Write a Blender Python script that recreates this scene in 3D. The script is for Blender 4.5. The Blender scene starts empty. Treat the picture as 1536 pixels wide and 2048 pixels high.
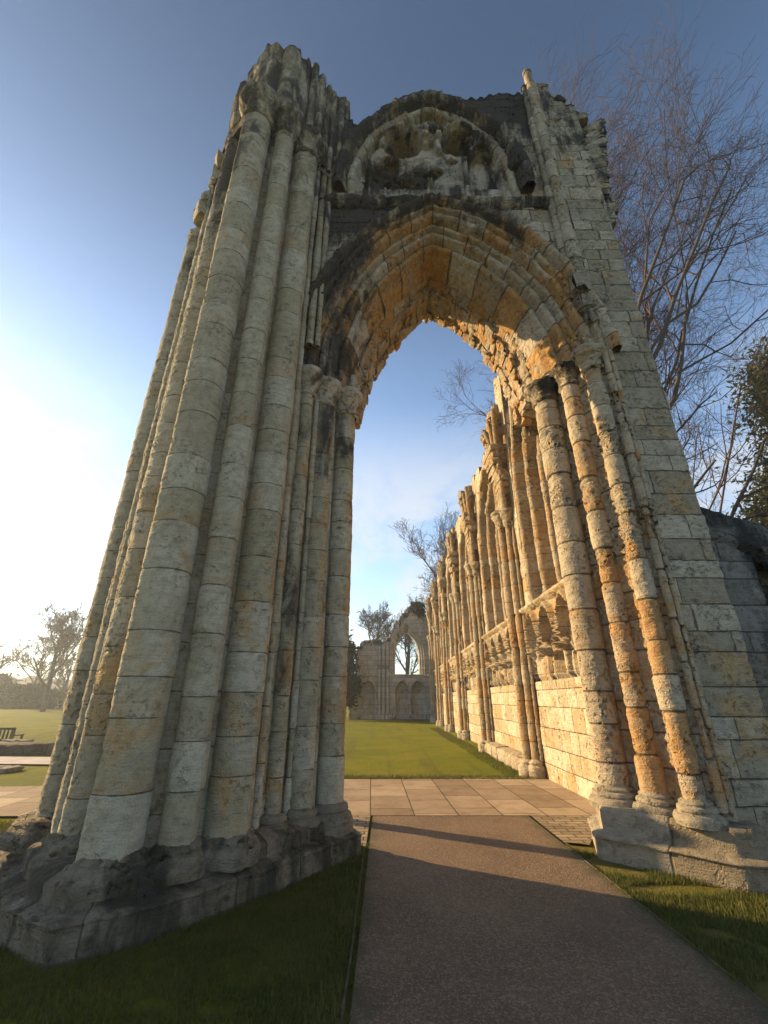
import bpy, math, random
import numpy as np
from mathutils import Vector

# ------------------------------------------------------------------ camera, world, sun
S = bpy.context.scene
COL = S.collection
R = math.radians
cam = bpy.data.cameras.new('camera'); camo = bpy.data.objects.new('camera', cam); COL.objects.link(camo)
cam.sensor_fit = 'VERTICAL'; cam.sensor_height = 36; cam.lens = 872 / 2048 * 36
cam.clip_end = 3000; cam.clip_start = .05
camo.location = (0, 0, 1.5); camo.rotation_euler = (R(90 + 23.3), 0, 0)
S.camera = camo

SUN_EL, SUN_AZ = 19.5, -61.5          # azimuth: degrees to the right of +Y
sd = Vector((math.sin(R(SUN_AZ)) * math.cos(R(SUN_EL)), math.cos(R(SUN_AZ)) * math.cos(R(SUN_EL)), math.sin(R(SUN_EL))))
sun = bpy.data.lights.new('sun', 'SUN'); suno = bpy.data.objects.new('sun', sun); COL.objects.link(suno)
sun.energy = 5.0; sun.angle = R(.55); sun.color = (1.0, .70, .35)
suno.rotation_euler = sd.to_track_quat('Z', 'Y').to_euler(); suno.location = (-20, 12, 10)

W = bpy.data.worlds.new('World'); S.world = W; W.use_nodes = True
S.view_settings.view_transform = 'Standard'; S.view_settings.look = 'None'
S.view_settings.exposure = 1.32; S.view_settings.gamma = 1
S.cycles.use_denoising = True
S.cycles.max_bounces = 6; S.cycles.diffuse_bounces = 4; S.cycles.volume_bounces = 0; S.cycles.transparent_max_bounces = 4
S.cycles.sample_clamp_indirect = 6


class N:
    """tiny node-graph helper"""
    def __init__(s, nt): s.nt = nt
    def new(s, t, **k):
        n = s.nt.nodes.new(t)
        for a, b in k.items(): setattr(n, a, b)
        return n
    def put(s, sock, v):
        if v is None: return
        if hasattr(v, 'is_output'): s.nt.links.new(v, sock)
        else:
            if isinstance(v, (tuple, list)) and sock.type == 'RGBA' and len(v) == 3: v = (*v, 1)
            sock.default_value = v
    def m(s, op, a, b=None, c=None, clamp=False):
        n = s.new('ShaderNodeMath', operation=op, use_clamp=clamp)
        for i, x in enumerate((a, b, c)): s.put(n.inputs[i], x)
        return n.outputs[0]
    def vm(s, op, a, b=None):
        n = s.new('ShaderNodeVectorMath', operation=op)
        s.put(n.inputs[0], a); s.put(n.inputs[1], b)
        return n.outputs[0]
    def noise(s, vec, scale, detail=3, rough=.55, dist=0):
        n = s.new('ShaderNodeTexNoise'); s.put(n.inputs['Vector'], vec)
        n.inputs['Scale'].default_value = scale; n.inputs['Detail'].default_value = detail
        n.inputs['Roughness'].default_value = rough; n.inputs['Distortion'].default_value = dist
        return n.outputs['Fac']
    def ss(s, x, a, b):          # smoothstep a..b -> 0..1
        n = s.new('ShaderNodeMapRange', interpolation_type='SMOOTHSTEP'); s.put(n.inputs[0], x)
        n.inputs[1].default_value = a; n.inputs[2].default_value = b
        return n.outputs[0]
    def mix(s, f, a, b, mode='MIX'):
        n = s.new('ShaderNodeMix', data_type='RGBA', blend_type=mode)
        s.put(n.inputs[0], f); s.put(n.inputs[6], a); s.put(n.inputs[7], b)
        return n.outputs[2]
    def attr(s, name):
        return s.new('ShaderNodeAttribute', attribute_name=name).outputs['Fac']


w = N(W.node_tree); W.node_tree.nodes.clear()
sky = w.new('ShaderNodeTexSky', sky_type='NISHITA'); sky.sun_disc = False
sky.sun_elevation = R(SUN_EL); sky.sun_rotation = R(SUN_AZ); sky.altitude = 50
sky.air_density = 1.0; sky.dust_density = .1; sky.ozone_density = 1.7
tc = w.new('ShaderNodeTexCoord').outputs['Generated']
sep = w.new('ShaderNodeSeparateXYZ'); w.put(sep.inputs[0], tc)
zz = w.m('ADD', w.m('MAXIMUM', sep.outputs[2], 0), .12)
cmb = w.new('ShaderNodeCombineXYZ')
w.put(cmb.inputs[0], w.m('DIVIDE', sep.outputs[0], zz)); w.put(cmb.inputs[1], w.m('DIVIDE', sep.outputs[1], zz))
mp = w.new('ShaderNodeMapping'); w.put(mp.inputs[0], cmb.outputs[0]); mp.inputs['Rotation'].default_value = (0, 0, R(18))
mp.inputs['Scale'].default_value = (1.5, .55, 1); mp.inputs['Location'].default_value = (3.1, 1.7, 0)
cl = w.noise(mp.outputs[0], 1.25, 8, .62, .5)
cl = w.m('MULTIPLY', w.ss(cl, .44, .70), w.m('MAXIMUM', w.ss(sep.outputs[2], .62, .20), .0))
cl = w.m('MULTIPLY', cl, .9)
mpl = w.new('ShaderNodeMapping'); w.put(mpl.inputs[0], cmb.outputs[0]); mpl.inputs['Location'].default_value = (.9, .2, 4); mpl.inputs['Scale'].default_value = (1.0, .6, 1)
low = w.m('MULTIPLY', w.ss(w.noise(mpl.outputs[0], 1.7, 8, .65, .3), .40, .66), w.m('MULTIPLY', w.ss(sep.outputs[2], .62, .38), w.ss(sep.outputs[2], .02, .14)))
cl = w.m('MAXIMUM', cl, w.m('MULTIPLY', low, .7))
gain = w.new('ShaderNodeMapRange', interpolation_type='SMOOTHSTEP'); w.put(gain.inputs[0], sep.outputs[2])      # sky brightness scaled by elevation: paler low down, deeper overhead
for i_, v_ in zip((1, 2, 3, 4), (.48, .98, 1.68, .74)): gain.inputs[i_].default_value = v_
skyc = w.vm('SCALE', sky.outputs[0]); w.put(skyc.node.inputs['Scale'], gain.outputs[0])
col = w.mix(cl, skyc, (5.4, 5.5, 5.6))
bg = w.new('ShaderNodeBackground'); w.put(bg.inputs[0], col); bg.inputs[1].default_value = .068
w.nt.links.new(bg.outputs[0], w.new('ShaderNodeOutputWorld').inputs[0])

# ------------------------------------------------------------------ numpy noise
rng = np.random.default_rng(7)
_T = np.random.default_rng(3).random(1 << 16).astype(np.float32)
def _h(i, j, k, s): return _T[((i * 73856093) ^ (j * 19349663) ^ (k * 83492791) ^ (s * 2654435)) & 65535]
def vnoise(P, s=0):
    P = np.asarray(P, float); F = np.floor(P).astype(np.int64); f = P - F; f = f * f * (3 - 2 * f)
    i, j, k = F[..., 0], F[..., 1], F[..., 2]; r = 0
    for a in (0, 1):
        for b in (0, 1):
            for c in (0, 1):
                wgt = (f[..., 0] if a else 1 - f[..., 0]) * (f[..., 1] if b else 1 - f[..., 1]) * (f[..., 2] if c else 1 - f[..., 2])
                r = r + wgt * _h(i + a, j + b, k + c, s)
    return r
def fbm(P, o=4, s=0, g=.5):
    P = np.asarray(P, float); a = 1.; t = 0.; r = 0.
    for q in range(o):
        r = r + a * (vnoise(P * 2 ** q + q * 17.3, s + q) - .5); t += a; a *= g
    return r / t * 2            # about -1..1
def sstep(x, a, b):
    t = np.clip((x - a) / (b - a), 0, 1); return t * t * (3 - 2 * t)

# ------------------------------------------------------------------ object helpers
def put(o, label=None, cat=None, group=None, kind=None):
    if label: o['label'] = label
    if cat: o['category'] = cat
    if group: o['group'] = group
    if kind: o['kind'] = kind
    return o
def empty(name, loc, label, cat, group=None):
    o = bpy.data.objects.new(name, None); COL.objects.link(o); o.location = loc; o.empty_display_size = .3
    return put(o, label, cat, group)
def link(name, me, mat, parent=None, smooth=True):
    if mat: me.materials.append(mat)
    if smooth: me.polygons.foreach_set('use_smooth', np.ones(len(me.polygons), bool))
    o = bpy.data.objects.new(name, me); COL.objects.link(o)
    if parent is not None:
        o.parent = parent
        loc = Vector((0, 0, 0)); q = parent
        while q: loc += q.location; q = q.parent
        o.location = -loc                                   # meshes are built in world coordinates
    return o
class MB:
    """mesh builder: grids with a course map (u,v) and wear / stain / warm values"""
    def __init__(s): s.V = []; s.F = []; s.U = []; s.A = []; s.n = 0
    def grid(s, P, u=.5, v=0., wear=.3, stain=0., warm=0., close_u=False, close_v=False, flip=False, mask=None):
        P = np.asarray(P, float); n, m = P.shape[:2]
        s.V.append(P.reshape(-1, 3))
        s.U.append(np.stack([np.broadcast_to(u, (n, m)).ravel(), np.broadcast_to(v, (n, m)).ravel()], 1))
        s.A.append(np.stack([np.broadcast_to(q, (n, m)).ravel() for q in (wear, stain, warm)], 1))
        i = np.arange(n if close_u else n - 1); j = np.arange(m if close_v else m - 1)
        I, J = np.meshgrid(i, j, indexing='ij'); I2 = (I + 1) % n; J2 = (J + 1) % m
        q = np.stack([I * m + J, I * m + J2, I2 * m + J2, I2 * m + J], -1)
        if mask is not None: q = q[mask]
        q = q.reshape(-1, 4)
        if flip: q = q[:, ::-1]
        s.F.append(q + s.n); s.n += n * m
        return s
    def quads(s, V, F, u=.5, v=.5, wear=.3, stain=0., warm=0.):
        V = np.asarray(V, float); n = len(V); s.V.append(V)
        s.U.append(np.stack([np.broadcast_to(u, (n,)), np.broadcast_to(v, (n,))], 1))
        s.A.append(np.stack([np.broadcast_to(q, (n,)) for q in (wear, stain, warm)], 1))
        s.F.append(np.asarray(F) + s.n); s.n += n
        return s
    def build(s, name, mat, parent=None, smooth=True):
        V = np.concatenate(s.V); F = np.concatenate(s.F); U = np.concatenate(s.U); A = np.concatenate(s.A)
        me = bpy.data.meshes.new(name); me.vertices.add(len(V)); me.vertices.foreach_set('co', V.astype(np.float32).ravel())
        me.loops.add(F.size); me.loops.foreach_set('vertex_index', F.astype(np.int32).ravel())
        me.polygons.add(len(F)); me.polygons.foreach_set('loop_start', (np.arange(len(F)) * 4).astype(np.int32))
        me.update(calc_edges=True)
        uv = me.uv_layers.new(name='st'); uv.data.foreach_set('uv', U[F.ravel()].astype(np.float32).ravel())
        for k, nm in enumerate(('wear', 'stain', 'warm')):
            a = me.attributes.new(nm, 'FLOAT', 'POINT'); a.data.foreach_set('value', A[:, k].astype(np.float32))
        me.validate()
        return link(name, me, mat, parent, smooth)
def raw_mesh(name, V, F, mat, parent=None, smooth=False):
    me = bpy.data.meshes.new(name); V = np.asarray(V, np.float32); F = np.asarray(F, np.int32); k = F.shape[1]
    me.vertices.add(len(V)); me.vertices.foreach_set('co', V.ravel()); me.loops.add(F.size)
    me.loops.foreach_set('vertex_index', F.ravel()); me.polygons.add(len(F))
    me.polygons.foreach_set('loop_start', (np.arange(len(F)) * k).astype(np.int32)); me.update(calc_edges=True); me.validate()
    return link(name, me, mat, parent, smooth)

def courses(z0, z1, lo, hi, seed):
    r = random.Random(seed); z = [z0]
    while z[-1] < z1 + 1: z.append(z[-1] + r.uniform(lo, hi))
    return np.array(z)
def cmap(z, J): return np.interp(z, J, np.arange(len(J)))

# ------------------------------------------------------------------ materials
def mat(name):
    m = bpy.data.materials.new(name); m.use_nodes = True; m.node_tree.nodes.clear()
    return m, N(m.node_tree)
def finish(n, color, rough=.9, normal=None, disp=None, m=None, spec=.2, trans=None):
    b = n.new('ShaderNodeBsdfPrincipled'); n.put(b.inputs['Base Color'], color); n.put(b.inputs['Roughness'], rough)
    b.inputs['Specular IOR Level'].default_value = spec
    if normal is not None: n.put(b.inputs['Normal'], normal)
    o = n.new('ShaderNodeOutputMaterial'); out = b.outputs[0]
    if trans is not None:
        t = n.new('ShaderNodeBsdfTranslucent'); n.put(t.inputs[0], trans)
        mx = n.new('ShaderNodeMixShader'); mx.inputs[0].default_value = .4
        n.nt.links.new(out, mx.inputs[1]); n.nt.links.new(t.outputs[0], mx.inputs[2]); out = mx.outputs[0]
    n.nt.links.new(out, o.inputs[0])
    if disp is not None:
        d = n.new('ShaderNodeDisplacement'); n.put(d.inputs['Height'], disp); d.inputs['Midlevel'].default_value = 0; d.inputs['Scale'].default_value = 1
        n.nt.links.new(d.outputs[0], o.inputs['Displacement']); m.displacement_method = 'BOTH'
    return m
def bump(n, h, strength=1, dist=.01):
    b = n.new('ShaderNodeBump'); n.put(b.inputs['Height'], h); b.inputs['Strength'].default_value = strength; b.inputs['Distance'].default_value = dist
    return b.outputs[0]

def stone(name, c_main, c_warm, c_pale, c_dark=(.035, .034, .032), ch=.42, bw=.6, vert=True, blockrelief=.012, warm_bias=.5, joint_w=.011, moss=0, amp=1.0, groove=.016, edgeamt=.004, vary=1.0):
    m, n = mat(name)
    uv = n.new('ShaderNodeUVMap', uv_map='st').outputs[0]
    sx = n.new('ShaderNodeSeparateXYZ'); n.put(sx.inputs[0], uv); u, v = sx.outputs[0], sx.outputs[1]
    pos = n.new('ShaderNodeNewGeometry').outputs['Position']
    wear, stain, warm = n.attr('wear'), n.attr('stain'), n.attr('warm')
    wob = n.noise(pos, 9, 2)
    row = n.m('FLOOR', v); fv = n.m('SUBTRACT', v, row)
    wn = n.new('ShaderNodeTexWhiteNoise', noise_dimensions='1D'); n.put(wn.inputs['W'], n.m('ADD', row, .37))
    u1 = n.m('ADD', u, n.m('MULTIPLY', wn.outputs[0], 7.3))
    u2 = n.m('ADD', u1, n.m('MULTIPLY', n.m('SINE', n.m('ADD', n.m('MULTIPLY', u1, 2.3), n.m('MULTIPLY', row, 1.7))), .3)) if vert else u
    cidx = n.m('FLOOR', u2); fu = n.m('SUBTRACT', u2, cidx)
    cv = n.new('ShaderNodeCombineXYZ'); n.put(cv.inputs[0], n.m('ADD', cidx, .5)); n.put(cv.inputs[1], n.m('ADD', row, .5))
    wb = n.new('ShaderNodeTexWhiteNoise', noise_dimensions='2D'); n.put(wb.inputs['Vector'], cv.outputs[0])
    brand = wb.outputs['Value']; bs = n.new('ShaderNodeSeparateXYZ'); n.put(bs.inputs[0], wb.outputs['Color']); b2, b3 = bs.outputs[1], bs.outputs[2]
    d = n.m('MULTIPLY', n.m('MINIMUM', fv, n.m('SUBTRACT', 1, fv)), ch)
    if vert: d = n.m('MINIMUM', d, n.m('MULTIPLY', n.m('MINIMUM', fu, n.m('SUBTRACT', 1, fu)), bw))
    d = n.m('ADD', d, n.m('MULTIPLY', n.m('SUBTRACT', wob, .5), .02))
    j = n.ss(d, joint_w * .25, joint_w * 1.5)              # 0 in the joint
    edge = n.ss(d, 0, .05)
    mp = n.new('ShaderNodeMapping'); n.put(mp.inputs[0], pos); mp.inputs['Scale'].default_value = (1, 1, 4.5)
    strata = n.noise(mp.outputs[0], 5.5, 4, .6, .3)
    big = n.noise(pos, 1.7, 3); mid = n.noise(pos, 11, 5, .62); fine = n.noise(pos, 75, 3, .6)
    vor = n.new('ShaderNodeTexVoronoi'); n.put(vor.inputs['Vector'], n.vm('ADD', pos, None)); vor.inputs['Scale'].default_value = 17
    pit = n.m('MULTIPLY', n.ss(n.noise(pos, 22, 3, .6), .52, .70), n.ss(n.noise(pos, 3.2, 2), .42, .60))
    # height
    h = n.m('MULTIPLY', n.m('SUBTRACT', j, 1), groove)
    h = n.m('ADD', h, n.m('MULTIPLY', n.m('SUBTRACT', edge, 1), edgeamt))
    h = n.m('ADD', h, n.m('MULTIPLY', n.m('SUBTRACT', brand, .5), blockrelief))
    er = n.m('ADD', n.m('MULTIPLY', n.m('SUBTRACT', strata, .5), .034), n.m('MULTIPLY', n.m('SUBTRACT', mid, .5), .055))
    er = n.m('SUBTRACT', er, n.m('MULTIPLY', pit, .06))
    h = n.m('ADD', h, n.m('MULTIPLY', er, n.m('MULTIPLY', n.m('ADD', .22, wear), amp)))
    h = n.m('ADD', h, n.m('MULTIPLY', n.m('SUBTRACT', fine, .5), .011))
    mp3 = n.new('ShaderNodeMapping'); n.put(mp3.inputs[0], pos); mp3.inputs['Scale'].default_value = (1, 1, 9)
    tool = n.noise(mp3.outputs[0], 7, 3, .6); h = n.m('ADD', h, n.m('MULTIPLY', n.m('SUBTRACT', tool, .5), .009))
    grain = n.noise(pos, 140, 2, .7)
    # colour
    tone = n.m('ADD', n.m('MULTIPLY', n.m('SUBTRACT', brand, .5), vary), n.m('MULTIPLY', n.m('SUBTRACT', big, .5), 2.0))
    c = n.mix(n.ss(tone, -.45, .55), c_main, c_pale)
    wf = n.m('ADD', n.m('ADD', n.m('MULTIPLY', n.m('SUBTRACT', b2, .5), .55 * vary), n.m('MULTIPLY', n.m('SUBTRACT', n.noise(pos, 2.6, 4, .6, .6), .5), 2.0)), n.m('ADD', warm, warm_bias - .5))
    c = n.mix(n.ss(wf, .12, .75), c, c_warm)
    c = n.mix(n.m('MULTIPLY', n.ss(strata, .47, .72), .38), c, n.mix(.5, c_warm, c_dark))
    c = n.mix(n.m('MULTIPLY', n.ss(mid, .38, .72), .6), c, n.mix(1, c, (.52, .52, .54), 'MULTIPLY'))
    c = n.mix(n.m('MULTIPLY', n.ss(fine, .45, .75), .45), c, n.mix(1, c, (.5, .49, .47), 'MULTIPLY'))
    c = n.mix(n.m('MULTIPLY', n.ss(grain, .5, .7), .4), c, n.mix(1, c, (.5, .48, .46), 'MULTIPLY'))
    c = n.mix(n.m('MULTIPLY', n.ss(tool, .5, .7), .22), c, n.mix(1, c, (.6, .56, .5), 'MULTIPLY'))
    lich = n.ss(n.noise(pos, 6.5, 6, .75), .60, .68)
    c = n.mix(n.m('MULTIPLY', lich, .3), c, (.50, .49, .43))
    mp2 = n.new('ShaderNodeMapping'); n.put(mp2.inputs[0], pos); mp2.inputs['Scale'].default_value = (1, 1, .38)
    drip = n.noise(mp2.outputs[0], 3.3, 6, .68, .4)
    sf = n.m('ADD', n.m('MULTIPLY', n.m('SUBTRACT', drip, .5), 2.6), n.m('MULTIPLY', n.m('SUBTRACT', stain, .5), 1.9))
    sf = n.m('ADD', sf, n.m('MULTIPLY', n.m('SUBTRACT', b3, .5), .35))
    c = n.mix(n.m('MULTIPLY', n.ss(sf, -.05, .55), .93), c, c_dark)
    if moss: c = n.mix(n.m('MULTIPLY', n.ss(n.noise(pos, 4, 4, .7), .55, .75), moss), c, (.05, .06, .02))
    c = n.mix(n.m('MULTIPLY', n.m('SUBTRACT', 1, j), .75), c, (.05, .043, .036))
    c = n.mix(n.m('MULTIPLY', pit, n.m('MULTIPLY', wear, .5), clamp=True), c, n.mix(1, c, (.45, .4, .36), 'MULTIPLY'))
    return finish(n, c, .92, None, h, m, .15)

PALE = (.50, .45, .355)
M_PIER = stone('pier_limestone', (.35, .315, .22), (.43, .285, .13), (.46, .43, .335), vert=False, warm_bias=.47, joint_w=.005, groove=.008, edgeamt=.001, amp=.75, vary=.85)
M_WALL = stone('ashlar_limestone', (.31, .28, .21), (.42, .30, .15), (.45, .415, .33), ch=.32, bw=.45, blockrelief=.024, warm_bias=.45, joint_w=.008, vary=1.5)
M_JAMB = stone('weathered_jamb_limestone', (.40, .34, .25), (.42, .26, .12), (.47, .41, .31), vert=False, warm_bias=.55, amp=1.25)
M_ARCH = stone('arch_limestone', (.38, .32, .23), (.45, .27, .11), (.50, .45, .37), vert=False, warm_bias=.56, amp=1.1, vary=1.8)
M_NAVE = stone('nave_ashlar', (.42, .35, .23), (.46, .31, .15), (.54, .48, .36), ch=.34, bw=.52, warm_bias=.50, blockrelief=.016, vary=1.6, joint_w=.007)
M_NAVES = stone('nave_moulded_stone', (.38, .31, .21), (.42, .27, .13), (.47, .40, .29), vert=False, warm_bias=.58, amp=1.25, joint_w=.005)
M_END = stone('end_wall_stone', (.42, .40, .35), (.48, .38, .25), (.54, .51, .45), ch=.4, bw=.7, warm_bias=.4)
M_RUB = stone('rubble_fill', (.36, .31, .235), (.44, .27, .12), (.46, .41, .33), vert=False, warm_bias=.5, amp=1.4)
M_TRAC = stone('tracery_stone', (.33, .30, .25), (.38, .26, .15), (.46, .43, .37), vert=False, warm_bias=.45, amp=.7)
M_PLINTH = stone('plinth_stone', (.14, .12, .09), (.22, .145, .08), (.23, .2, .15), c_dark=(.03, .032, .024), ch=.3, bw=.8, warm_bias=.4, moss=.6)
M_BASE = stone('base_stone', (.24, .20, .14), (.31, .22, .12), (.33, .29, .22), c_dark=(.05, .045, .035), ch=.3, bw=.8, warm_bias=.42, moss=.25, amp=.55, joint_w=.008)
M_DARK = stone('dark_stone', (.16, .16, .15), (.2, .16, .1), (.22, .22, .21), ch=.4, bw=.7, c_dark=(.02, .022, .02))  # darker stone for the wall on the right

def simple(name, c0, c1, scale, rough=.9, bscale=None, bd=.01, spec=.2, det=5, trans=False):
    m, n = mat(name); p = n.new('ShaderNodeNewGeometry').outputs['Position']
    f = n.ss(n.noise(p, scale, det, .65), .3, .7); c = n.mix(f, c0, c1)
    nb = bump(n, n.noise(p, bscale, 4, .6), 1, bd) if bscale else None
    return finish(n, c, rough, nb, None, m, spec, c if trans else None)
M_BARK = simple('bark', (.055, .043, .033), (.10, .08, .06), 14, .9, 30, .01)
M_TWIG = simple('twig_bark', (.06, .04, .026), (.10, .068, .045), 3)
M_FARBARK = simple('far_bark', (.06, .05, .042), (.10, .085, .07), 3)
M_LEAF = simple('evergreen_leaf', (.018, .03, .012), (.05, .07, .022), 3, .7, trans=True)
M_NEEDLE = simple('conifer_needle', (.03, .04, .016), (.10, .095, .035), 1.5, .7, trans=True)
M_BENCH = simple('bench_timber', (.07, .05, .035), (.12, .09, .06), 8, .8, 40, .004)
M_ROCK = simple('loose_rock', (.12, .105, .085), (.27, .24, .2), 6, .95, 18, .03)
M_EDGE = simple('edging_timber', (.06, .045, .03), (.13, .10, .07), 9, .9)

# lawn
m, n = mat('lawn_turf'); p = n.new('ShaderNodeNewGeometry').outputs['Position']
a = n.noise(p, .55, 5, .6); b = n.noise(p, 9, 5, .7); c3 = n.noise(p, 55, 3, .7)
c = n.mix(n.ss(a, .35, .68), (.12, .14, .006), (.185, .178, .008))
c = n.mix(n.m('MULTIPLY', n.ss(n.noise(p, 2.1, 6, .72), .48, .68), .5), c, (.085, .12, .006))
c = n.mix(n.m('MULTIPLY', n.ss(b, .45, .75), .6), c, (.21, .19, .015))
c = n.mix(n.m('MULTIPLY', n.ss(c3, .4, .7), .4), c, (.08, .085, .008))
mp = n.new('ShaderNodeMapping'); n.put(mp.inputs[0], p); mp.inputs['Scale'].default_value = (1.2, .07, 1); mp.inputs['Rotation'].default_value = (0, 0, R(4))
c = n.mix(n.m('MULTIPLY', n.ss(n.noise(mp.outputs[0], 1.6, 4), .5, .72), .45), c, (.085, .066, .02))
sxy = n.new('ShaderNodeSeparateXYZ'); n.put(sxy.inputs[0], p)
bare = n.m('MULTIPLY', n.ss(n.m('ADD', sxy.outputs[1], n.m('MULTIPLY', n.noise(p, 1.5, 4), 1.6)), 12.6, 11.0), n.ss(n.m('ABSOLUTE', n.m('SUBTRACT', sxy.outputs[0], 1.2)), 2.6, .5))
c = n.mix(n.m('MULTIPLY', bare, .6), c, (.15, .105, .06))
M_LAWN = finish(n, c, .95, bump(n, n.m('ADD', n.m('MULTIPLY', c3, .6), b), 1, .06), None, m, .1)
m, n = mat('grass_blade'); p = n.new('ShaderNodeNewGeometry').outputs['Position']
c = n.mix(n.ss(n.noise(p, 2.2, 4, .7), .3, .7), (.06, .085, .014), (.13, .125, .03))
c = n.mix(n.m('MULTIPLY', n.ss(n.noise(p, 40, 2), .55, .7), .6), c, (.17, .14, .06))
M_BLADE = finish(n, c, .7, None, None, m, .25, c)
# tarmac
m, n = mat('tarmac'); p = n.new('ShaderNodeNewGeometry').outputs['Position']
v1 = n.new('ShaderNodeTexVoronoi'); n.put(v1.inputs['Vector'], p); v1.inputs['Scale'].default_value = 95
sp = n.new('ShaderNodeSeparateColor'); n.put(sp.inputs[0], v1.outputs['Color'])
c = n.mix(n.ss(n.noise(p, 1.3, 4), .3, .7), (.12, .072, .036), (.17, .106, .056))
c = n.mix(n.m('MULTIPLY', n.ss(sp.outputs[0], .55, .9), .5), c, (.30, .24, .19))
c = n.mix(n.m('MULTIPLY', n.ss(sp.outputs[1], .6, .9), .5), c, (.05, .04, .034))
sxy = n.new('ShaderNodeSeparateXYZ'); n.put(sxy.inputs[0], p)
ed = n.ss(n.m('ADD', n.m('ABSOLUTE', n.m('SUBTRACT', sxy.outputs[0], .91)), n.m('MULTIPLY', n.m('SUBTRACT', n.noise(p, 5, 5, .7), .5), .5)), .92, 1.12)
c = n.mix(n.m('MULTIPLY', ed, .75), c, (.06, .058, .025))
c = n.mix(n.m('MULTIPLY', n.ss(n.noise(p, .8, 5, .65, .6), .5, .72), .4), c, (.07, .05, .033))
c = n.mix(n.m('MULTIPLY', n.ss(n.noise(p, 6, 4, .7), .62, .72), .35), c, (.24, .17, .11))
M_TAR = finish(n, c, .85, bump(n, n.m('ADD', v1.outputs['Distance'], n.noise(p, 30, 3)), .8, .008), None, m, .3)
# paving slabs / setts
def brickmat(name, bw, rh, off, rot, c1, c2, mortar, msz, scale=1):
    m, n = mat(name); p = n.new('ShaderNodeNewGeometry').outputs['Position']
    mp = n.new('ShaderNodeMapping'); n.put(mp.inputs[0], p); mp.inputs['Rotation'].default_value = (0, 0, R(rot))
    bk = n.new('ShaderNodeTexBrick'); n.put(bk.inputs['Vector'], mp.outputs[0])
    bk.offset = off; bk.inputs['Scale'].default_value = 1; bk.inputs['Brick Width'].default_value = bw; bk.inputs['Row Height'].default_value = rh
    bk.inputs['Mortar Size'].default_value = msz; bk.inputs['Mortar Smooth'].default_value = .3; bk.inputs['Bias'].default_value = 0
    n.put(bk.inputs['Color1'], c1); n.put(bk.inputs['Color2'], c2); n.put(bk.inputs['Mortar'], mortar)
    c = n.mix(n.m('MULTIPLY', n.ss(n.noise(p, 2.2, 7, .72, .4), .4, .7), .65), bk.outputs['Color'], n.mix(1, bk.outputs['Color'], (.5, .45, .4), 'MULTIPLY'))
    h = n.m('ADD', n.m('MULTIPLY', bk.outputs['Fac'], -1), n.m('MULTIPLY', n.noise(p, 25, 4), .35))
    return finish(n, c, .85, bump(n, h, .9, .012), None, m, .25)
M_FLAG = brickmat('flagstones', .92, .62, .37, 88.5, (.19, .13, .08), (.37, .285, .19), (.045, .034, .02), .009)
M_SETT = brickmat('setts', .24, .12, .5, 0, (.2, .15, .095), (.32, .25, .165), (.05, .048, .02), .010)
M_PATH = simple('pale_path', (.34, .31, .28), (.46, .42, .38), 2.5, .9, 30, .01)

# ------------------------------------------------------------------ building blocks for the ruin
def shaft_patch(mb, cx, cy, r, z0, z1, J, uid, a0=0., a1=2 * math.pi, keel=None, kamt=.22, kw=.28, dz=.028, da=.026, wear=.3, stain=0., warm=0., lump=.006, seed=0, topcut=None, drum=False):
    full = abs(a1 - a0) > 6.28
    na = max(8, int(r * abs(a1 - a0) / da)); nz = max(3, int((z1 - z0) / dz))
    a = np.linspace(a0, a1, na, endpoint=not full); z = np.linspace(z0, z1, nz)
    Z, A = np.meshgrid(z, a, indexing='ij')
    rad = np.full_like(A, r)
    if keel is not None:
        dd = np.angle(np.exp(1j * (A - keel))); rad = rad * (1 + kamt * np.exp(-np.abs(dd) / kw))
    P = np.stack([cx + rad * np.cos(A), cy + rad * np.sin(A), Z], -1)
    nl = fbm(P * np.array([2.2, 2.2, 1.1]), 3, seed) * lump * 1.3
    we = wear(P) if callable(wear) else wear
    if drum:
        rw = np.floor(cmap(Z, J)).astype(int); we = we * (.3 + .75 * (_h(rw, rw * 0 + uid, rw * 0, 12) > .45)); nl = nl - .012 * (_h(rw, rw * 0 + uid, rw * 0, 12) > .45)
    nl = nl + fbm(P * np.array([5.5, 5.5, 8]), 3, seed + 9) * .035 * np.clip(we - .3, 0, 2)
    # each drum sits a few millimetres off the one below
    row = np.floor(cmap(Z, J)).astype(int); off = (_h(row, row * 0 + uid, row * 0, 5) - .5) * .004; ox = (_h(row, row * 0 + uid, row * 0, 6) - .5) * .003
    rr = (rad + nl + off) / rad
    P[..., 0] = cx + (P[..., 0] - cx) * rr + ox; P[..., 1] = cy + (P[..., 1] - cy) * rr
    if topcut is not None: P[..., 2] = np.minimum(P[..., 2], topcut(P))
    st = stain(P) if callable(stain) else stain
    wa = warm(P) if callable(warm) else warm
    mb.grid(P, uid + .5, cmap(Z, J), we, st, wa, close_v=full, flip=False)
    # cap
    c = np.stack([P[-1], np.broadcast_to(P[-1].mean(0), P[-1].shape)], 0)
    mb.grid(c, uid + .5, .5, we if np.isscalar(we) else .4, .7, 0., close_v=full)
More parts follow.
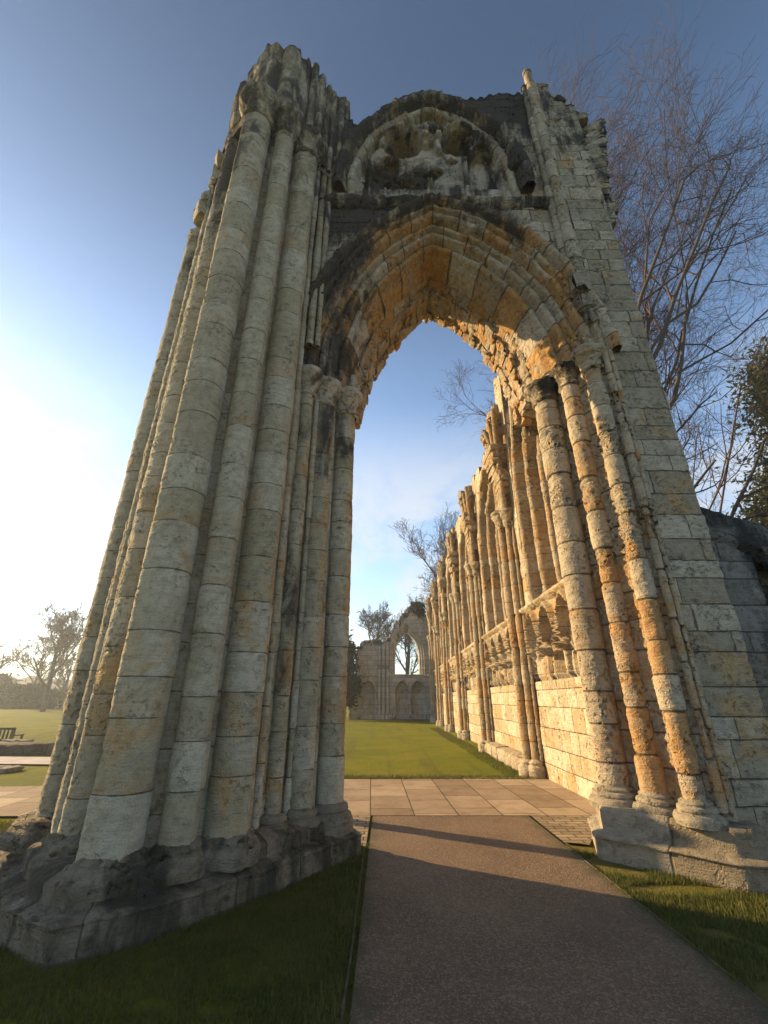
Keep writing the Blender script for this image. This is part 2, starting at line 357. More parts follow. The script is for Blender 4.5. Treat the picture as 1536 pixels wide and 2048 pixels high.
def lathe(mb, cx, cy, prof, na=36, a0=0., a1=2 * math.pi, uid=0, v=.5, wear=.4, stain=.4, warm=0., amp=.012, seed=0, sub=3):
    pr = np.array(prof, float); t = np.arange(len(pr)); tt = np.linspace(0, len(pr) - 1, (len(pr) - 1) * sub + 1)
    r = np.interp(tt, t, pr[:, 0]); z = np.interp(tt, t, pr[:, 1]); full = abs(a1 - a0) > 6.28
    a = np.linspace(a0, a1, na, endpoint=not full)
    P = np.stack([cx + r[:, None] * np.cos(a), cy + r[:, None] * np.sin(a), np.broadcast_to(z[:, None], (len(r), na))], -1)
    k = fbm(P * 6, 3, seed) * amp
    P[..., 0] += np.cos(a) * k; P[..., 1] += np.sin(a) * k; P[..., 2] += fbm(P * 5, 2, seed + 3) * amp * .6
    st = stain(P) if callable(stain) else stain
    mb.grid(P, uid + .5, v, wear, st, warm, close_v=full)
def poly_offset(pts, d):
    """offset an open polyline to its right-hand (outer) side by d, mitred"""
    p = np.array(pts, float); n = len(p); out = []
    for i in range(n):
        a = p[i] - p[i - 1] if i else p[1] - p[0]; b = p[i + 1] - p[i] if i < n - 1 else p[-1] - p[-2]
        na = np.array([a[1], -a[0]]) / np.linalg.norm(a); nb = np.array([b[1], -b[0]]) / np.linalg.norm(b)
        mdir = na + nb; mdir /= np.linalg.norm(mdir); out.append(p[i] + mdir * d / max(.4, mdir @ na))
    return np.array(out)
def resample(pts, step):
    p = np.array(pts, float); L = np.r_[0, np.cumsum(np.linalg.norm(np.diff(p, axis=0), axis=1))]
    q = [];
    for i in range(len(p) - 1):
        k = max(1, int((L[i + 1] - L[i]) / step)); q += list(np.linspace(L[i], L[i + 1], k, endpoint=False))
    q.append(L[-1]); q = np.array(q)
    return np.stack([np.interp(q, L, p[:, k]) for k in range(p.shape[1])], 1), q
def prism_wall(mb, pts, z0, z1, J, bw=.6, u0=0., dz=.05, ds=.05, wear=.3, stain=0., warm=0., lump=.01, seed=0, ztop=None, flip=False):
    """vertical faces over a plan polyline"""
    q, L = resample(pts, ds); nz = max(2, int((z1 - z0) / dz)); t = np.linspace(0, 1, nz)
    zt = np.full(len(q), z1) if ztop is None else np.array([ztop(a, b) for a, b in q])
    Z = z0 + t[:, None] * (zt[None] - z0)
    P = np.stack([np.broadcast_to(q[:, 0], Z.shape), np.broadcast_to(q[:, 1], Z.shape), Z], -1).copy()
    P[..., :2] += (fbm(P * 1.7, 3, seed) * lump)[..., None]
    we = wear(P) if callable(wear) else wear; st = stain(P) if callable(stain) else stain; wa = warm(P) if callable(warm) else warm
    mb.grid(P, u0 + L[None] / bw, cmap(Z, J), we, st, wa, flip=flip)
def ring_profile(mb, pts, prof, ds=.05, u0=0, bw=.8, wear=.5, stain=.4, amp=.02, seed=0, v=None, flip=False, sub=2, warm=0.):
    """sweep (offset, z) along a plan polyline (plinths, string courses)"""
    pr = np.array(prof, float); t = np.arange(len(pr)); tt = np.linspace(0, len(pr) - 1, (len(pr) - 1) * sub + 1)
    O = np.interp(tt, t, pr[:, 0]); Zs = np.interp(tt, t, pr[:, 1]); rows = []
    q0, L = resample(pts, ds)
    for o, z in zip(O, Zs):
        q = poly_offset(pts, o); qq = []
        for i in range(len(pts) - 1):
            k = max(1, int(np.linalg.norm(np.array(pts[i + 1]) - np.array(pts[i])) / ds))
            qq += [q[i] + (q[i + 1] - q[i]) * s / k for s in range(k)]
        qq.append(q[-1]); qq = np.array(qq)
        rows.append(np.c_[qq, np.full(len(qq), z)])
    P = np.array(rows); P = P + (np.stack([fbm(P * 2.3 + k * 31, 3, seed + k) for k in range(3)], -1)) * amp
    st = stain(P) if callable(stain) else stain
    vv = np.linspace(0, 1, len(rows))[:, None] * 1.0 if v is None else v
    mb.grid(P, u0 + L[None] / bw, vv, wear, st, warm, flip=flip)

class Arch:
    """two-centred pointed arch in an XZ-like plane, offset outwards by n"""
    def __init__(s, xl, zl, xr, zr, xa, za):
        s.RL = ((xa - xl) ** 2 + (za - zl) ** 2) / (2 * (xa - xl)); s.RR = ((xr - xa) ** 2 + (za - zr) ** 2) / (2 * (xr - xa))
        s.cl = (xl + s.RL, zl); s.cr = (xr - s.RR, zr); s.zl = zl; s.zr = zr
    def apex(s, n):
        (x0, z0), (x1, z1) = s.cl, s.cr; r0, r1 = s.RL + n, s.RR + n
        dx, dz = x1 - x0, z1 - z0; d = math.hypot(dx, dz); a = (r0 * r0 - r1 * r1 + d * d) / (2 * d); h = math.sqrt(max(0, r0 * r0 - a * a))
        mx, mz = x0 + a * dx / d, z0 + a * dz / d
        c = [(mx - h * dz / d, mz + h * dx / d), (mx + h * dz / d, mz - h * dx / d)]
        return max(c, key=lambda q: q[1])
    def curve(s, n, k):
        """k points from left spring over the apex to right spring"""
        ax, az = s.apex(n); tl = math.atan2(az - s.cl[1], ax - s.cl[0]); tr = math.atan2(az - s.cr[1], ax - s.cr[0]); k2 = k // 2
        a = np.linspace(math.pi, tl, k2); b = np.linspace(tr, 0, k - k2 + 1)[1:]
        L = np.stack([s.cl[0] + (s.RL + n) * np.cos(a), s.cl[1] + (s.RL + n) * np.sin(a)], 1)
        Rr = np.stack([s.cr[0] + (s.RR + n) * np.cos(b), s.cr[1] + (s.RR + n) * np.sin(b)], 1)
        return np.concatenate([L, Rr])
    def z(s, x, n):
        """height of the offset curve at x"""
        ax, az = s.apex(n); x = np.asarray(x, float)
        l = s.cl[1] + np.sqrt(np.maximum(0, (s.RL + n) ** 2 - (x - s.cl[0]) ** 2)); r = s.cr[1] + np.sqrt(np.maximum(0, (s.RR + n) ** 2 - (x - s.cr[0]) ** 2))
        return np.where(x < ax, l, r)
class BArch:
    """arch whose offset n runs from an inner curve (0) to an outer curve (1)"""
    def __init__(s, a, b, k=400): s.a, s.b = a.curve(0, k), b.curve(0, k); s.k = k
    def curve(s, n, k):
        c = s.a * (1 - n) + s.b * n; t = np.linspace(0, s.k - 1, k); i = np.arange(s.k)
        return np.stack([np.interp(t, i, c[:, 0]), np.interp(t, i, c[:, 1])], 1)
    def apex(s, n):
        c = s.curve(n, s.k); return tuple(c[c[:, 1].argmax()])
    def z(s, x, n):
        c = s.curve(n, s.k); return np.interp(x, c[:, 0], c[:, 1])
def roll(cn, cy, r, a0, a1, k=9):
    a = np.linspace(R(a0), R(a1), k); return [(cn + r * math.cos(t), cy + r * math.sin(t)) for t in a]
def sweep(mb, arch, prof, k=150, vw=.36, uid=0, fr=(0, 1), wear=.4, stain=.3, warm=.2, amp=.015, seed=0, frame=None, flip=False, ymod=None, drop=0):
    """sweep (n, depth) along the arch; frame maps (x, z, depth) to world"""
    C = np.array([arch.curve(n, k) for n, d in prof]); i0, i1 = int(fr[0] * (k - 1)), int(fr[1] * (k - 1)) + 1
    C = C[:, i0:i1]
    if drop:
        dz_ = np.linspace(drop, 0, 18)[:-1]; a = np.repeat(C[:, :1], 17, 1); a[..., 1] -= dz_[None]; b = np.repeat(C[:, -1:], 17, 1); b[..., 1] -= dz_[::-1][None]; C = np.concatenate([a, C, b], 1)
    D = np.array([d for n, d in prof])[:, None] * np.ones(C.shape[1])[None]
    if ymod is not None: D = D + ymod(C)
    mid = C[len(C) // 2]; L = np.r_[0, np.cumsum(np.linalg.norm(np.diff(mid, axis=0), axis=1))]
    P = np.stack([C[..., 0], D, C[..., 1]], -1)
    if frame: P = frame(P)
    P = P + np.stack([fbm(P * 3 + q * 13, 3, 40 + q) for q in range(3)], -1) * amp
    we = wear(P) if callable(wear) else wear; st = stain(P) if callable(stain) else stain; wa = warm(P) if callable(warm) else warm
    mb.grid(P, uid + .5, L[None] / vw + seed * .37, we, st, wa, flip=flip)
def blocks(mb, items, wear=.6, stain=.2, warm=.3, seed=0, amp=.25):
    """rounded irregular stones: items = (centre, (sx, sy, sz), (tx, ty, tz))"""
    r = np.random.default_rng(seed); g = np.linspace(-1, 1, 4)
    fs = []
    for ax in range(3):
        for sg in (-1, 1):
            A, B = np.meshgrid(g, g, indexing='ij'); P = np.zeros((4, 4, 3)); P[..., ax] = sg; P[..., (ax + 1) % 3] = A * sg; P[..., (ax + 2) % 3] = B
            fs.append(P)
    for c, sz, rot in items:
        M = np.eye(3)
        for ax, t in enumerate(rot):
            q = np.eye(3); i, jx = (ax + 1) % 3, (ax + 2) % 3; q[i, i] = q[jx, jx] = math.cos(t); q[i, jx] = -math.sin(t); q[jx, i] = math.sin(t); M = M @ q
        o = r.random(3) * 50; uid = float(r.integers(0, 900)); vr = float(r.integers(0, 900)) + .5
        for P in fs:
            Q = P / (np.sum(np.abs(P) ** 9, -1, keepdims=True) ** (1 / 9))
            Q = Q * (1 + amp * np.stack([fbm(Q * 1.1 + o + k * 7, 2, seed) for k in range(3)], -1))
            mb.grid((Q * np.array(sz)) @ M.T + np.array(c), uid + .5, vr, wear, stain, warm)

# =================================================================== THE GREAT ARCH
ARCHWAY = empty('abbey_archway', (0, 5.2, 0), 'tall ruined limestone archway with a clustered pier, standing across the tarmac path', 'archway')
XL, XR, ZL, ZR = -.45, 2.46, 5.92, 6.2
A1 = BArch(Arch(XL, ZL, XR, ZR, .87, 8.9), Arch(XL - 1, ZL, XR + 1, ZR, .83, 9.74))
CAPZ = 10.45

def pier_stain(P):
    z = P[..., 2]
    return .1 + .46 * sstep(z, 5.5, 10) + .35 * sstep(z, 10.0, 11) + .1 * sstep(z, 3, 0) + .14 * sstep(P[..., 0], -1.9, -2.3)
def pier_warm(P):
    z = P[..., 2]; return .2 * np.exp(-((z - 2.4) / 2.2) ** 2) + .1 * sstep(z, 1.2, .3)

D2 = math.pi
big = [  # cx, cy, r, keel angle (deg) or None, z top
    (-2.04, 4.02, .205, 222, CAPZ), (-1.65, 4.22, .15, -30, CAPZ), (-1.375, 4.57, .205, -28, CAPZ),
    (-2.56, 4.46, .15, 215, 10.6), (-3.23, 5.12, .17, None, 9.5)]
for i, (cx, cy, r, kd, zt) in enumerate(big):
    mb = MB(); J = courses(.42, zt, .30, .56, 40 + i)
    tc_ = None
    if i >= 3:
        tc_ = lambda P, zt=zt: zt - .5 + fbm(P * 2.2, 3, 77) * .6
    shaft_patch(mb, cx, cy, r, .40, zt, J, i * 3, keel=None if kd is None else R(kd), kamt=.16, kw=.16, wear=.2 if i < 3 else .45,
                stain=pier_stain, warm=pier_warm, seed=i * 5, topcut=tc_)
    put(mb.build('shaft', M_PIER, ARCHWAY), 'thick keeled shaft' if r > .2 else None)
thin = [(-2.27, 4.22, .04), (-2.72, 4.56, .045), (-2.80, 4.63, .06), (-2.93, 4.74, .06), (-3.03, 4.86, .05), (-1.2, 4.84, .045), (-1.0, 5.3, .035), (-.77, 5.5, .035), (-1.1, 4.93, .06), (-.99, 4.96, .045)]
for i, (cx, cy, r) in enumerate(thin):
    mb = MB(); zt = CAPZ if i not in (6, 7) else 5.8
    if i < 5: zt = 9.9 + .2 * i % .5
    if i > 7: zt = 12.35
    shaft_patch(mb, cx, cy, r, .40 if i < 8 else 6.3, zt, courses(.42, zt, .3, .55, 140 + i), 40 + i, wear=.5 if i < 5 else .25, stain=pier_stain, warm=pier_warm, seed=60 + i, da=.02, dz=.035)
    mb.build('fillet_shaft', M_PIER, ARCHWAY)
# core of the pier between the shafts
core = [(-3.2, 6.3), (-3.26, 5.25), (-3.1, 5.06), (-2.86, 4.85), (-2.52, 4.55), (-2.2, 4.24), (-2.0, 4.16), (-1.80, 4.22), (-1.66, 4.33), (-1.5, 4.46), (-1.38, 4.66), (-1.22, 4.92), (-1.16, 5.22), (-.98, 5.36), (-.92, 5.5), (-.7, 5.6), (-.6, 5.72), (-.62, 5.92), (-2.0, 6.7), (-3.2, 6.3)]
mb = MB(); JC = courses(.3, 14, .3, .55, 21)
prism_wall(mb, core, .3, 10.4, JC, .5, ztop=lambda x, y: float(np.interp(x, [-3.5, -3.2, -2.9, -2.6], [8.9, 9.3, 9.9, 10.4])) + .1 * math.sin(x * 37 + y * 19), wear=.3, stain=lambda P: pier_stain(P) + .1, warm=pier_warm, dz=.05, ds=.04)
mb.build('pier_core', M_PIER, ARCHWAY)
# broken mass above the capitals
def mass_top(x, y):
    base = np.interp(x, [-3.3, -3.05, -2.98, -2.7, -2.36, -2.33, -2.18, -2.15, -1.75, -1.4, -1.05, -.72], [10.8, 11.3, 12.35, 12.5, 12.45, 12.55, 12.6, 12.7, 12.75, 13.05, 13.1, 12.9])
    return base + .22 * (float(_h(np.int64(math.floor(x * 6)), np.int64(math.floor(y * 5)), np.int64(1), 3)) - .5) + .04 * math.sin(x * 31 + y * 17)
mass = [(-3.2, 5.9), (-3.1, 4.98), (-2.8, 4.5), (-2.62, 4.42), (-2.58, 4.3), (-2.3, 4.1), (-2.02, 4.02), (-1.86, 4.12), (-1.84, 4.24), (-1.62, 4.16), (-1.46, 4.36), (-1.44, 4.5), (-1.3, 4.56), (-1.2, 4.74), (-1.02, 4.9), (-.86, 4.93), (-.72, 4.96), (-.70, 5.9), (-2.2, 6.3), (-3.2, 5.9)]
mb = MB()
prism_wall(mb, mass, 10.3, 12, JC, .5, u0=3, wear=.8, stain=.74, lump=.05, ztop=mass_top, ds=.035)
q, L = resample(mass, .035); top = np.array([[a, b, mass_top(a, b)] for a, b in q]); cen = np.array([-2.0, 5.1, 0])
rows = [top * (1 - f) + np.array([cen[0], cen[1], 0]) * f + np.array([0, 0, 1]) * (0) for f in (0, .35, .7, 1)]
rows = [np.c_[r_[:, :2], np.array([mass_top(a, b) for a, b in r_[:, :2]])] for r_ in rows]
mb.grid(np.array(rows), .5, .5, .8, .7, 0)
for i, (cx, cy, r, z1) in enumerate([(-1.74, 4.2, .17, 12.75), (-1.36, 4.5, .07, 13.15), (-1.24, 4.64, .06, 13.1), (-1.12, 4.8, .055, 13.1), (-1.02, 4.88, .05, 13.05), (-.86, 4.92, .05, 12.9)]):
    shaft_patch(mb, cx, cy, r, 10.4, z1, courses(10.4, 14, .3, .5, 300 + i), 80 + i, wear=.35, stain=.66, seed=200 + i)
it = []
rr = random.Random(4)
for q in range(26):
    x = rr.uniform(-2.9, -1.15); y = np.interp(x, [-3, -2.0, -1.1], [4.9, 4.1, 4.9]) + rr.uniform(.08, .4)
    it.append(((x, y, mass_top(x, y) + rr.uniform(-.05, .05)), (rr.uniform(.08, .17), rr.uniform(.08, .16), rr.uniform(.05, .12)), (rr.uniform(-.12, .12), rr.uniform(-.12, .12), rr.uniform(0, 3))))
blocks(mb, it, stain=.8, warm=0, seed=5)
put(mb.build('broken_top', M_PIER, ARCHWAY), 'jagged blackened stump above the capitals')
# ragged broken edge on the outer side
mb = MB(); it = []; rr = random.Random(41)
for q in range(70):
    t = rr.random(); x = -3.3 + .95 * t; y = 5.2 - 1.0 * t; z = 8.9 + 2.1 * t + rr.uniform(-.45, .15)
    it.append(((x + rr.uniform(-.08, .12), y + rr.uniform(-.08, .35), z), (rr.uniform(.07, .15), rr.uniform(.08, .16), rr.uniform(.06, .2)), (rr.uniform(-.3, .3), rr.uniform(-.3, .3), rr.uniform(0, 3))))
blocks(mb, it, stain=.5, warm=.1, seed=42, amp=.35)
mb.build('broken_edge', M_PIER, ARCHWAY)
# capitals on the great shafts
for i, (cx, cy, r, _, _) in enumerate(big[:3]):
    mb = MB()
    lathe(mb, cx, cy, [(r + .01, CAPZ - .42), (r + .05, CAPZ - .38), (r + .02, CAPZ - .33), (r + .03, CAPZ - .2), (r + .10, CAPZ - .08), (r + .15, CAPZ), (r + .15, CAPZ + .1), (r + .05, CAPZ + .16), (r * .5, CAPZ + .18)], stain=.75, wear=.8, amp=.03, seed=i)
    mb.build('capital', M_PIER, ARCHWAY)
# plinth under the left pier
plin = [(-2.9, 6.9), (-3.75, 6.0), (-3.62, 5.1), (-3.18, 4.55), (-2.62, 3.86), (-2.08, 3.56), (-1.66, 3.83), (-1.36, 4.18), (-1.0, 4.62), (-.62, 5.18), (-.27, 5.66), (-.38, 5.9), (-1.9, 6.9)]
def base_stain_(P): return .28 + .35 * sstep(P[..., 2], .5, .25)
mb = MB()
ring_profile(mb, plin, [(.04, -.1), (.03, .02), (.02, .16), (.03, .175), (.02, .19), (-.07, .215), (-.11, .225), (-.11, .315), (-.14, .335), (-.2, .36), (-.26, .385), (-.55, .39)], ds=.045, amp=.014, stain=.58, wear=.45, seed=11, sub=3, bw=.5)
mb.build('plinth', M_PLINTH, ARCHWAY)
for i, (cx, cy, r, _, _) in enumerate(big):
    r0 = r; r = r + (0, 0, 0, .08, .12)[i]; mb = MB(); lathe(mb, cx, cy, [(r + .09, .25), (r + .10, .33), (r + .07, .38), (r + .03, .41), (r + .035, .43), (r + .015, .46), (r0 - .01, .475), (r0 - .04, .475)], na=44, wear=.8, stain=.6, amp=.04, seed=30 + i)
    mb.build('shaft_base', M_PLINTH, ARCHWAY)

# jamb shafts of both sides
def left_jamb_stain(P):
    z = P[..., 2]; return .22 + .38 * sstep(z, 3.4, 5.0) + .25 * sstep(fbm(P * .9, 2, 8), .1, .5)
ljam = [(-1.12, 5.16, .095, None), (-.90, 5.43, .14, -25), (-.61, 5.68, .16, None)]
for i, (cx, cy, r, kd) in enumerate(ljam):
    mb = MB(); shaft_patch(mb, cx, cy, r, .42, 5.62, courses(.42, 6, .28, .52, 60 + i), 100 + i, keel=None if kd is None else R(kd), kamt=.24, kw=.2, wear=.3,
                stain=(lambda P: .5 + .25 * fbm(P * np.array([1, 1, 1.6]), 2, 5)) if i == 0 else left_jamb_stain, warm=lambda P: .12 + .25 * sstep(P[..., 0] * 1. - cx, .05, .15), seed=90 + i)
    mb.build('jamb_shaft', M_PIER, ARCHWAY)
    mb = MB(); lathe(mb, cx, cy, [(r + .11, .2), (r + .115, .30), (r + .09, .36), (r + .04, .385), (r + .06, .41), (r + .045, .45), (r, .47)], wear=.4, stain=.3, amp=.015, seed=70 + i)
    mb.build('shaft_base', M_PLINTH, ARCHWAY)
    mb = MB(); zc = 5.6
    lathe(mb, cx, cy, [(r, zc - .08), (r + .04, zc - .05), (r + .01, zc), (r + .03, zc + .1), (r + .08, zc + .2), (r + .13, zc + .27), (r + .13, zc + .34), (r + .05, zc + .37), (r * .4, zc + .38)], wear=.7, stain=.55, amp=.025, seed=80 + i, warm=.2)
    mb.build('capital', M_ARCH, ARCHWAY)
# impost block above the inner left capital
mb = MB(); blocks(mb, [((-.66, 5.85, 6.15), (.22, .25, .24), (0, 0, .1)), ((-.62, 5.95, 6.55), (.17, .22, .16), (0, 0, -.1)), ((-.58, 6.0, 6.86), (.15, .2, .14), (0, .1, .1))], stain=.45, seed=2, amp=.15)
mb.build('impost_block', M_ARCH, ARCHWAY)

def rj_wear(P):
    z = P[..., 2]; return .3 + .7 * sstep(z, 2.6, 3.4) * sstep(z, 6.4, 5.2) + .35 * sstep(fbm(P * np.array([.8, .8, 1.2]), 3, 15), .05, .5)
def rj_warm(P):
    z = P[..., 2]; return .10 + .32 * sstep(z, 4.2, 2.0) * sstep(P[..., 0], 2.4, 2.8)
rjam = [(2.64, 5.82, .185, None), (2.87, 5.42, .13, None), (3.05, 5.04, .115, None), (3.22, 4.93, .05, None), (3.30, 4.93, .035, None)]
for i, (cx, cy, r, kd) in enumerate(rjam):
    mb = MB(); shaft_patch(mb, cx, cy, r, .48, 5.98 if i < 3 else 6.2, courses(.5, 7, .3, .6, 160 + i), 120 + i, wear=rj_wear, stain=lambda P: .05 + .22 * sstep(P[..., 2], 3, 5), warm=rj_warm, seed=190 + i, lump=.010, dz=.022, da=.02, drum=True)
    mb.build('jamb_shaft', M_JAMB, ARCHWAY)
    if i < 3:
        mb = MB(); lathe(mb, cx, cy, [(r + .10, .40), (r + .11, .45), (r + .09, .485), (r + .05, .50), (r + .065, .52), (r + .06, .545), (r + .025, .56), (r + .035, .58), (r + .01, .60), (r, .61)], wear=.35, stain=.12, amp=.02, seed=170 + i, na=44)
        mb.build('shaft_base', M_BASE, ARCHWAY)
        mb = MB(); zc = 5.96
        lathe(mb, cx, cy, [(r, zc - .08), (r + .04, zc - .05), (r + .01, zc), (r + .03, zc + .1), (r + .08, zc + .18), (r + .12, zc + .23), (r + .12, zc + .29), (r + .04, zc + .32), (r * .4, zc + .33)], wear=1.2, stain=[.75, .7, .2][i], amp=.05, seed=180 + i)
        mb.build('capital', M_JAMB, ARCHWAY)
rcore = [(3.3, 7.1), (3.05, 6.7), (2.66, 6.0), (2.70, 5.93), (2.84, 5.62), (2.86, 5.52), (2.98, 5.26), (3.04, 5.12), (3.16, 5.0), (3.24, 4.96), (3.36, 4.95)]
mb = MB(); prism_wall(mb, rcore[::1], .3, 6.6, courses(.3, 8, .3, .55, 22), .6, wear=rj_wear, stain=.1, warm=rj_warm, dz=.035, ds=.03)
mb.build('jamb_core', M_JAMB, ARCHWAY)
rpl = [(3.2, 6.95), (2.95, 6.75), (2.47, 6.2), (2.26, 5.56), (3.1, 4.68), (3.3, 4.62), (3.52, 4.72), (3.56, 5.0)]
mb = MB()
ring_profile(mb, rpl, [(.03, -.1), (.03, .02), (.03, .17), (.05, .185), (.05, .20), (.0, .225), (-.05, .235), (-.06, .25), (-.065, .41), (-.09, .44), (-.5, .45)], ds=.04, amp=.013, stain=.2, wear=.3, seed=12, sub=3, bw=1.5, v=np.array([0.] * 0 + list(np.linspace(.1, .9, 31)))[:, None])
mb.build('plinth', M_BASE, ARCHWAY)

# the three moulded orders, hood and soffit
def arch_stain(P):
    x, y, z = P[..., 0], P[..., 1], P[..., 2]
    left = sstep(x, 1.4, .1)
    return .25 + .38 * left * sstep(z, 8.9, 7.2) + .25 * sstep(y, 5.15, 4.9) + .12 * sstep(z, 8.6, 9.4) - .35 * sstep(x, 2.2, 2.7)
orders = [
    ('hood_mould', [(1.0, 5.02), (.99, 4.88), (.96, 4.83), (.92, 4.82), (.88, 4.85), (.86, 4.91), (.83, 4.97), (.81, 5.0)], .40, .1),
    ('arch_order', [(.82, 5.0)] + roll(.775, 4.97, .04, 10, -170, 8) + [(.72, 5.03), (.69, 5.05)] + roll(.645, 5.04, .055, 10, -170, 9) + [(.58, 5.1), (.56, 5.16)], .34, .25),
    ('arch_order', [(.565, 5.16)] + roll(.52, 5.17, .04, 10, -170, 8) + [(.47, 5.2), (.45, 5.25)] + roll(.395, 5.27, .055, 10, -170, 9) + [(.33, 5.33), (.31, 5.38)], .28, .35),
    ('arch_order', [(.315, 5.38)] + roll(.26, 5.41, .05, 10, -175, 9) + [(.205, 5.44), (.2, 5.5), (.15, 5.53), (.13, 5.6), (.10, 5.75), (.07, 5.92)], .24, .36)]
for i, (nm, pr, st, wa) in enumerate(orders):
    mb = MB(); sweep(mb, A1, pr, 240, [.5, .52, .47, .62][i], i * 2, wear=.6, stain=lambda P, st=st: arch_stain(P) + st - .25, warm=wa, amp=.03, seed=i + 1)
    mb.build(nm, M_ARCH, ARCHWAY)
mb = MB()
pr = [(.07, 5.92), (.04, 5.95), (.03, 6.0), (.02, 6.06), (0., 6.12), (-.01, 6.16)]
sweep(mb, A1, pr, 220, .5, 9, wear=.8, stain=.05, warm=.45, amp=.05, seed=9)
pr = [(-.02, 6.14), (.09, 6.16), (.10, 6.22), (.10, 6.35), (.12, 6.5), (.13, 6.66)]
sweep(mb, A1, pr, 220, .3, 11, wear=1.3, stain=.0, warm=.5, amp=.10, seed=10)
sweep(mb, A1, [(.95, 5.06), (.80, 5.2), (.6, 5.45), (.42, 5.6), (.3, 5.75), (.2, 6.1)], 160, .5, 13, wear=.3, stain=.3, warm=.3, amp=.0, seed=3)
mb.build('soffit', M_ARCH, ARCHWAY)
# ragged rubble left hanging at the back of the arch
mb = MB(); it = []; rr = random.Random(12)
for row, (y, nn, cnt) in enumerate([(6.22, .08, 60), (6.38, .10, 62), (6.55, .11, 60), (6.7, .14, 56)]):
    C = A1.curve(nn, cnt)
    for k in range(cnt):
        if k in (0, 1): continue
        x, z = C[k]; t = C[min(k + 1, cnt - 1)] - C[max(k - 1, 0)]; ang = math.atan2(t[1], t[0])
        depth = rr.uniform(.07, .15) + (.06 if row == 3 else 0)
        it.append(((x + rr.uniform(-.02, .02), y + rr.uniform(-.04, .04), z - .02), (rr.choice((.04, .07, .09, .14)) * rr.uniform(.85, 1.15), rr.uniform(.08, .16), depth), (rr.uniform(-.12, .12), -ang + rr.uniform(-.08, .08), rr.uniform(-.08, .08))))
blocks(mb, it, wear=.45, stain=.08, warm=.35, seed=14, amp=.2)
put(mb.build('rubble_core', M_RUB, ARCHWAY), 'ragged broken vault stones along the back edge')
# back of the arch wall (seen from the nave side)
mb = MB(); xs = np.linspace(-1.9, 4.08, 150); zb = np.maximum(A1.z(np.clip(xs, XL - .119, XR + .119), .12), 6.0)
zb = np.where((xs > XL - .12) & (xs < XR + .12), zb, 5.9); T = np.linspace(0, 1, 60)[:, None]; Z = zb[None] + T * (12.3 - zb[None])
P = np.stack([np.broadcast_to(xs, Z.shape), np.full_like(Z, 6.75), Z], -1); P = P + fbm(P * 2, 3, 4)[..., None] * .06
mb.grid(P, xs[None] / .55, cmap(Z, JC), 1., .3, .2, flip=True); mb.build('back_wall', M_WALL, ARCHWAY)

# front wall: spandrels
JW = courses(0, 15, .2, .38, 9)
def wall_stain(P):
    x, z = P[..., 0], P[..., 2]
    s = .36 + .42 * sstep(z, 8.0, 9.2) * sstep(z, 10.2, 9.7) * sstep(x, 2.9, 2.0) + .12 * sstep(x, 1.0, -.8) * sstep(z, 6.5, 8)
    return s + .36 * sstep(z, 11.6, 12.8) + .26 * sstep(z, 10.0, 11.5)
HO = .985
apx, apz = A1.apex(HO)
mb = MB(); xs = np.linspace(-1.22, 3.30, 150)
zb = np.maximum(A1.z(np.clip(xs, XL - HO + .001, XR + HO - .001), HO), 6.1)
T = np.linspace(0, 1, 110)[:, None]; Z = zb[None] + T * (9.62 - zb[None])
P = np.stack([np.broadcast_to(xs, Z.shape), np.full_like(Z, 5.0), Z], -1).copy(); P[..., 1] += fbm(P * 1.5, 3, 6) * .025
mb.grid(P, xs[None] / .55, cmap(Z, JW), .5, wall_stain(P), .0)
mb.build('spandrel_wall', M_WALL, ARCHWAY)
# blackened ledge over the arch
mb = MB(); rr = random.Random(5); led = [(-1.2, 5.0), (.2, 5.0), (1.6, 5.0), (2.95, 5.0)]
ring_profile(mb, led, [(-.3, 9.5), (.0, 9.54), (.06, 9.58), (.13, 9.64), (.14, 9.70), (.09, 9.76), (0, 9.82), (-.5, 9.86)], ds=.04, stain=.74, wear=1.1, amp=.085, seed=21)
it = [((x, 4.93 + rr.uniform(-.03, .05), 9.76 + rr.uniform(-.03, .05)), (rr.uniform(.09, .17), .1, rr.uniform(.05, .1)), (0, rr.uniform(-.2, .2), rr.uniform(-.2, .2))) for x in np.arange(-.9, 2.9, .3) if rr.random() < .0]
if it: blocks(mb, it, stain=.75, warm=0, seed=6, amp=.35)
put(mb.build('ledge', M_WALL, ARCHWAY), 'blackened string course above the arch')

# upper blind window
UW = empty('upper_window', (0, 0, 0), None, None); UW.parent = ARCHWAY; UW.location = (0.9, 0, 10)
A2 = Arch(-.42, 10.35, 2.22, 10.35, .93, 12.55)
xs = np.linspace(-1.22, 3.33, 180)
def wtop(x):
    b = np.interp(x, [-1.3, -.95, -.94, -.62, -.61, -.2, .3, .8, 1.3, 1.6, 1.61, 2.9, 3.1], [12.7, 12.6, 12.45, 12.4, 12.2, 12.35, 13.15, 13.42, 13.3, 12.95, 13.1, 13.42, 13.3])
    return b + .07 * (_h(np.floor(x * 4.2).astype(np.int64), np.int64(2), np.int64(0), 0) - .5) * 2
mb = MB(); H2 = .47
inside = (xs > -.42 - H2 + .002) & (xs < 2.22 + H2 - .002)
zb = np.where(inside, A2.z(np.clip(xs, -.42 - H2 + .002, 2.22 + H2 - .002), H2), 9.75)
zt = np.maximum(wtop(xs), zb + .02); T = np.linspace(0, 1, 70)[:, None]; Z = zb[None] + T * (zt - zb)[None]
P = np.stack([np.broadcast_to(xs, Z.shape), np.full_like(Z, 5.0), Z], -1).copy(); P[..., 1] += fbm(P * 1.5, 3, 6) * .03
mb.grid(P, xs[None] / .5, cmap(Z, JW), .6, wall_stain(P), 0)
